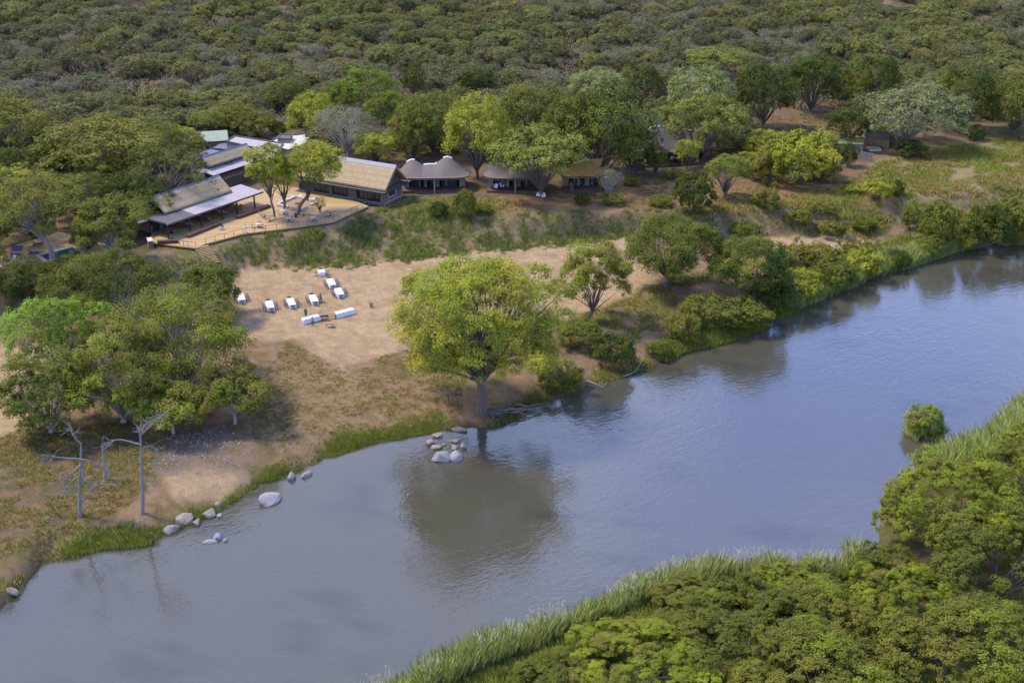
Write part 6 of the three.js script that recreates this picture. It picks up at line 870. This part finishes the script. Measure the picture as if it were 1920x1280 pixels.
// fringe along the water
function along(line, x0, x1, n, seed, f) { const r = rng(seed), zf = lineZ(line), out = []; for (let i = 0; i < n; i++) { const x = mix(x0, x1, r()), z = zf(x), o = f(x, z, r); if (o) out.push(o); } return out; }
{
  const s = stuff('bank_grass', 'bright green grass fringe along the far water edge', 'grass');
  const fringe = (x0, x1, n, seed, depth, size, thr, g) => instanced(s, 'fringe', g, M.blade, along(FAR_SHORE, x0, x1, n, seed, (x, z, r) => { if (fbm(x * 0.25 + seed, seed, 3) < thr) return null; const px = x + (r() - 0.5), pz = z - r() * r() * depth + 0.5, k = size * (0.5 + 0.7 * r()), y = groundY(px, pz); return y < -0.5 ? null : [px, Math.max(y, -0.15) - 0.05, pz, k * 1.3, k, r() * 6.28]; }));
  fringe(-62, -44, 800, 1, 3.0, 0.85, 0.42, tuftLush); fringe(-62, -40, 500, 15, 4.5, 0.6, 0.4, tuftMix); fringe(-44, -33, 200, 2, 1.8, 0.55, 0.45, tuftLush); fringe(-33, -12, 1500, 3, 2.4, 0.55, 0.38, tuftLush); fringe(-33, -8, 900, 16, 4, 0.4, 0.4, tuftMix); fringe(-26, -4, 900, 4, 4.5, 0.5, 0.44, tuftLush); fringe(-3, 22, 1700, 5, 3, 0.8, 0.32, tuftMix); fringe(21, 50, 2800, 6, 4.5, 1.1, 0.28, tuftLush);
  const s2 = stuff('reed_bed', 'tall green reeds along the right hand far bank', 'reeds');
  instanced(s2, 'reeds', reedG, M.blade, along(FAR_SHORE, 46, 110, 3400, 11, (x, z, r) => { const d = r() * mix(6, 3.4, smooth(45, 85, x)), px = x, pz = z - d + 0.6, k = 0.55 + 0.5 * r(); if (fbm(px * 0.3, pz * 0.3, 2) < 0.33) return null; return [px, Math.max(groundY(px, pz), -0.1) - 0.1, pz, k * 1.2, k, r() * 6.28]; }));
  instanced(s2, 'reed_plumes', plumeG, M.blade, along(FAR_SHORE, 50, 108, 200, 12, (x, z, r) => { const pz = z - r() * 4, k = 0.6 + 0.4 * r(); return [x, groundY(x, pz) - 0.1, pz, k, k, r() * 6.28]; }));
  instanced(s2, 'rank_grass', tuftLush, M.blade, along(FAR_SHORE, 46, 118, 3400, 13, (x, z, r) => { const pz = z - 1 - r() * 9, k = 0.7 + 0.9 * r(); if (fbm(x * 0.22, pz * 0.22, 2) < 0.4) return null; return [x, groundY(x, pz) - 0.08, pz, k * 1.4, k, r() * 6.28]; }));
  const s3 = stuff('near_reed_bed', 'tall feathery reeds lining the near bank', 'reeds');
  instanced(s3, 'reeds', reedG, M.blade, along(NEAR_SHORE, -18, 41, 3000, 21, (x, z, r) => { const d = Math.pow(r(), 1.4) * (1.2 + 2.6 * fbm(x * 0.3, 9, 2)) - 0.4, pz = z + d, k = (0.45 + 0.6 * r()) * (0.6 + 0.8 * fbm(x * 0.35, 3, 3)); if (fbm(x * 0.55, pz * 0.3, 2) < 0.36 || (d > 1.2 && fbm(x * 0.4, pz * 0.4, 2) < 0.45)) return null; return [x, Math.max(groundY(x, pz), -0.1) - 0.1, pz, k * 1.1, k, r() * 6.28]; }));
  instanced(s3, 'reed_plumes', plumeG, M.blade, along(NEAR_SHORE, -18, 41, 260, 22, (x, z, r) => { if (fbm(x * 0.6, 8, 2) < 0.42) return null; const pz = z + r() * 2.2, k = 0.8 + 0.4 * r(); return [x, groundY(x, pz) - 0.1, pz, k, k, r() * 6.28]; }));
  instanced(s3, 'rank_grass', tuftLush, M.blade, along(NEAR_SHORE, -18, 44, 5000, 23, (x, z, r) => { const pz = z + 0.8 + r() * 14, k = 0.4 + 0.8 * r(); if (fbm(x * 0.25, pz * 0.25, 3) < 0.36) return null; return [x, groundY(x, pz) - 0.08, pz, k * 1.4, k, r() * 6.28]; }));
  instanced(s3, 'corner_reeds', reedG, M.blade, along(NEAR_SHORE, 55, 115, 2200, 24, (x, z, r) => { const pz = z + r() * 6 - 0.3, k = 0.7 + 0.5 * r(); return [x, Math.max(groundY(x, pz), -0.1) - 0.1, pz, k * 1.2, k, r() * 6.28]; }));
  instanced(s3, 'corner_plumes', plumeG, M.blade, along(NEAR_SHORE, 52, 110, 90, 25, (x, z, r) => { const pz = z + r() * 4, k = 0.8 + 0.4 * r(); return [x, groundY(x, pz) - 0.1, pz, k, k, r() * 6.28]; }));
  instanced(s3, 'ground_tufts', tuftMix, M.blade, pick([[-3.2, -103.7], [2.2, -108.8], [14.2, -118.2], [20.8, -123.3], [39.7, -125.5], [34.4, -103.7]], 2600, 26, (x, z, r) => { const k = 0.25 + 0.4 * r(); return [x, groundY(x, z) - 0.05, z, k * 1.6, k, r() * 6.28]; }));
  // reed island
  const [ix, iz] = [58.9, -161.94], t = thing('reed_island', 'lone clump of reeds standing in the river', 'reeds', ix, -0.15, iz), r = rng(501), parts = [];
  for (let k = 0; k < 40; k++) { const a = r() * 6.28, d = Math.sqrt(r()) * 2.3, g = reedG.clone(), s = 0.75 + 0.35 * r() - d * 0.12; g.scale(s, s, s); g.rotateY(r() * 6.28); g.rotateX(Math.sin(a) * d * 0.16); g.rotateZ(-Math.cos(a) * d * 0.16); g.translate(Math.cos(a) * d, 0, Math.sin(a) * d); parts.push(g); }
  part(t, 'reed_clump', mergeGeometries(parts), M.blade).userData.kind = 'stuff';
  const pl = []; for (let k = 0; k < 9; k++) { const a = r() * 6.28, d = r() * 1.4, g = plumeG.clone(); g.rotateY(r() * 6); g.translate(Math.cos(a) * d, -0.1, Math.sin(a) * d); pl.push(g); } part(t, 'plumes', mergeGeometries(pl), M.blade).userData.kind = 'stuff';
  const isl = growTree({ seed: 502, bush: true, H: 4.6, R: 2.7, base: 0.02, low: 1.8, lobes: 20, lr: 0.34, sub: 26, leaves: 30, leaf: 0.2, lw: 0.13, squash: 1, tr: 0.1, sr: 0.3, pal: [PAL.olive[1], PAL.bright[1], PAL.pale[2]] }); isl.userData = {}; for (const c of [...isl.children]) t.add(c);
  part(t, 'mud_mound', new THREE.SphereGeometry(1, 14, 8).scale(1.9, 0.3, 1.8), mat([0.1, 0.075, 0.05], 0.95));
}
{ // stones: gravel bar, shingle on the left bank
  const s = stuff('gravel', 'grey river gravel and shingle on the bank behind the dead trees', 'gravel'), g = new THREE.IcosahedronGeometry(0.5, 1), p = g.attributes.position; for (let i = 0; i < p.count; i++) { const k = 0.8 + 0.4 * hash2(Math.round(p.getX(i) * 9), Math.round(p.getY(i) * 9 + p.getZ(i) * 31)); p.setXYZ(i, p.getX(i) * k, p.getY(i) * k * 0.6, p.getZ(i) * k); } g.computeVertexNormals();
  const st = mat([0.18, 0.155, 0.13], 0.9);
  instanced(s, 'stones', g, st, pick(ZONES.gravel, 2000, 31, (x, z, r) => { const k = 0.08 + 0.34 * r() * r() * r(); if (fbm(x * 0.4, z * 0.4, 3) < 0.42) return null; return [x, groundY(x, z) + k * 0.1, z, k, k, r() * 6.28]; }), 0.9);
  instanced(s, 'shingle', g, st, pick(ZONES.litter, 1500, 32, (x, z, r) => { const k = 0.06 + 0.14 * r(); return fbm(x * 0.3, z * 0.3 + 5, 2) < 0.45 ? null : [x, groundY(x, z) + k * 0.1, z, k, k, r() * 6.28]; }), 0.6);
  instanced(s, 'strewn_stones', g, st, pick([[-38.6, -150.2], [-37.5, -163.9], [-30.6, -163.9], [-25.3, -157.7], [-30.0, -150.2]], 420, 33, (x, z, r) => { const k = 0.07 + 0.25 * r() * r(); return [x, groundY(x, z) + k * 0.1, z, k, k, r() * 6.28]; }), 0.6);
}
console.log('grass');
renderer.render(scene, camera);
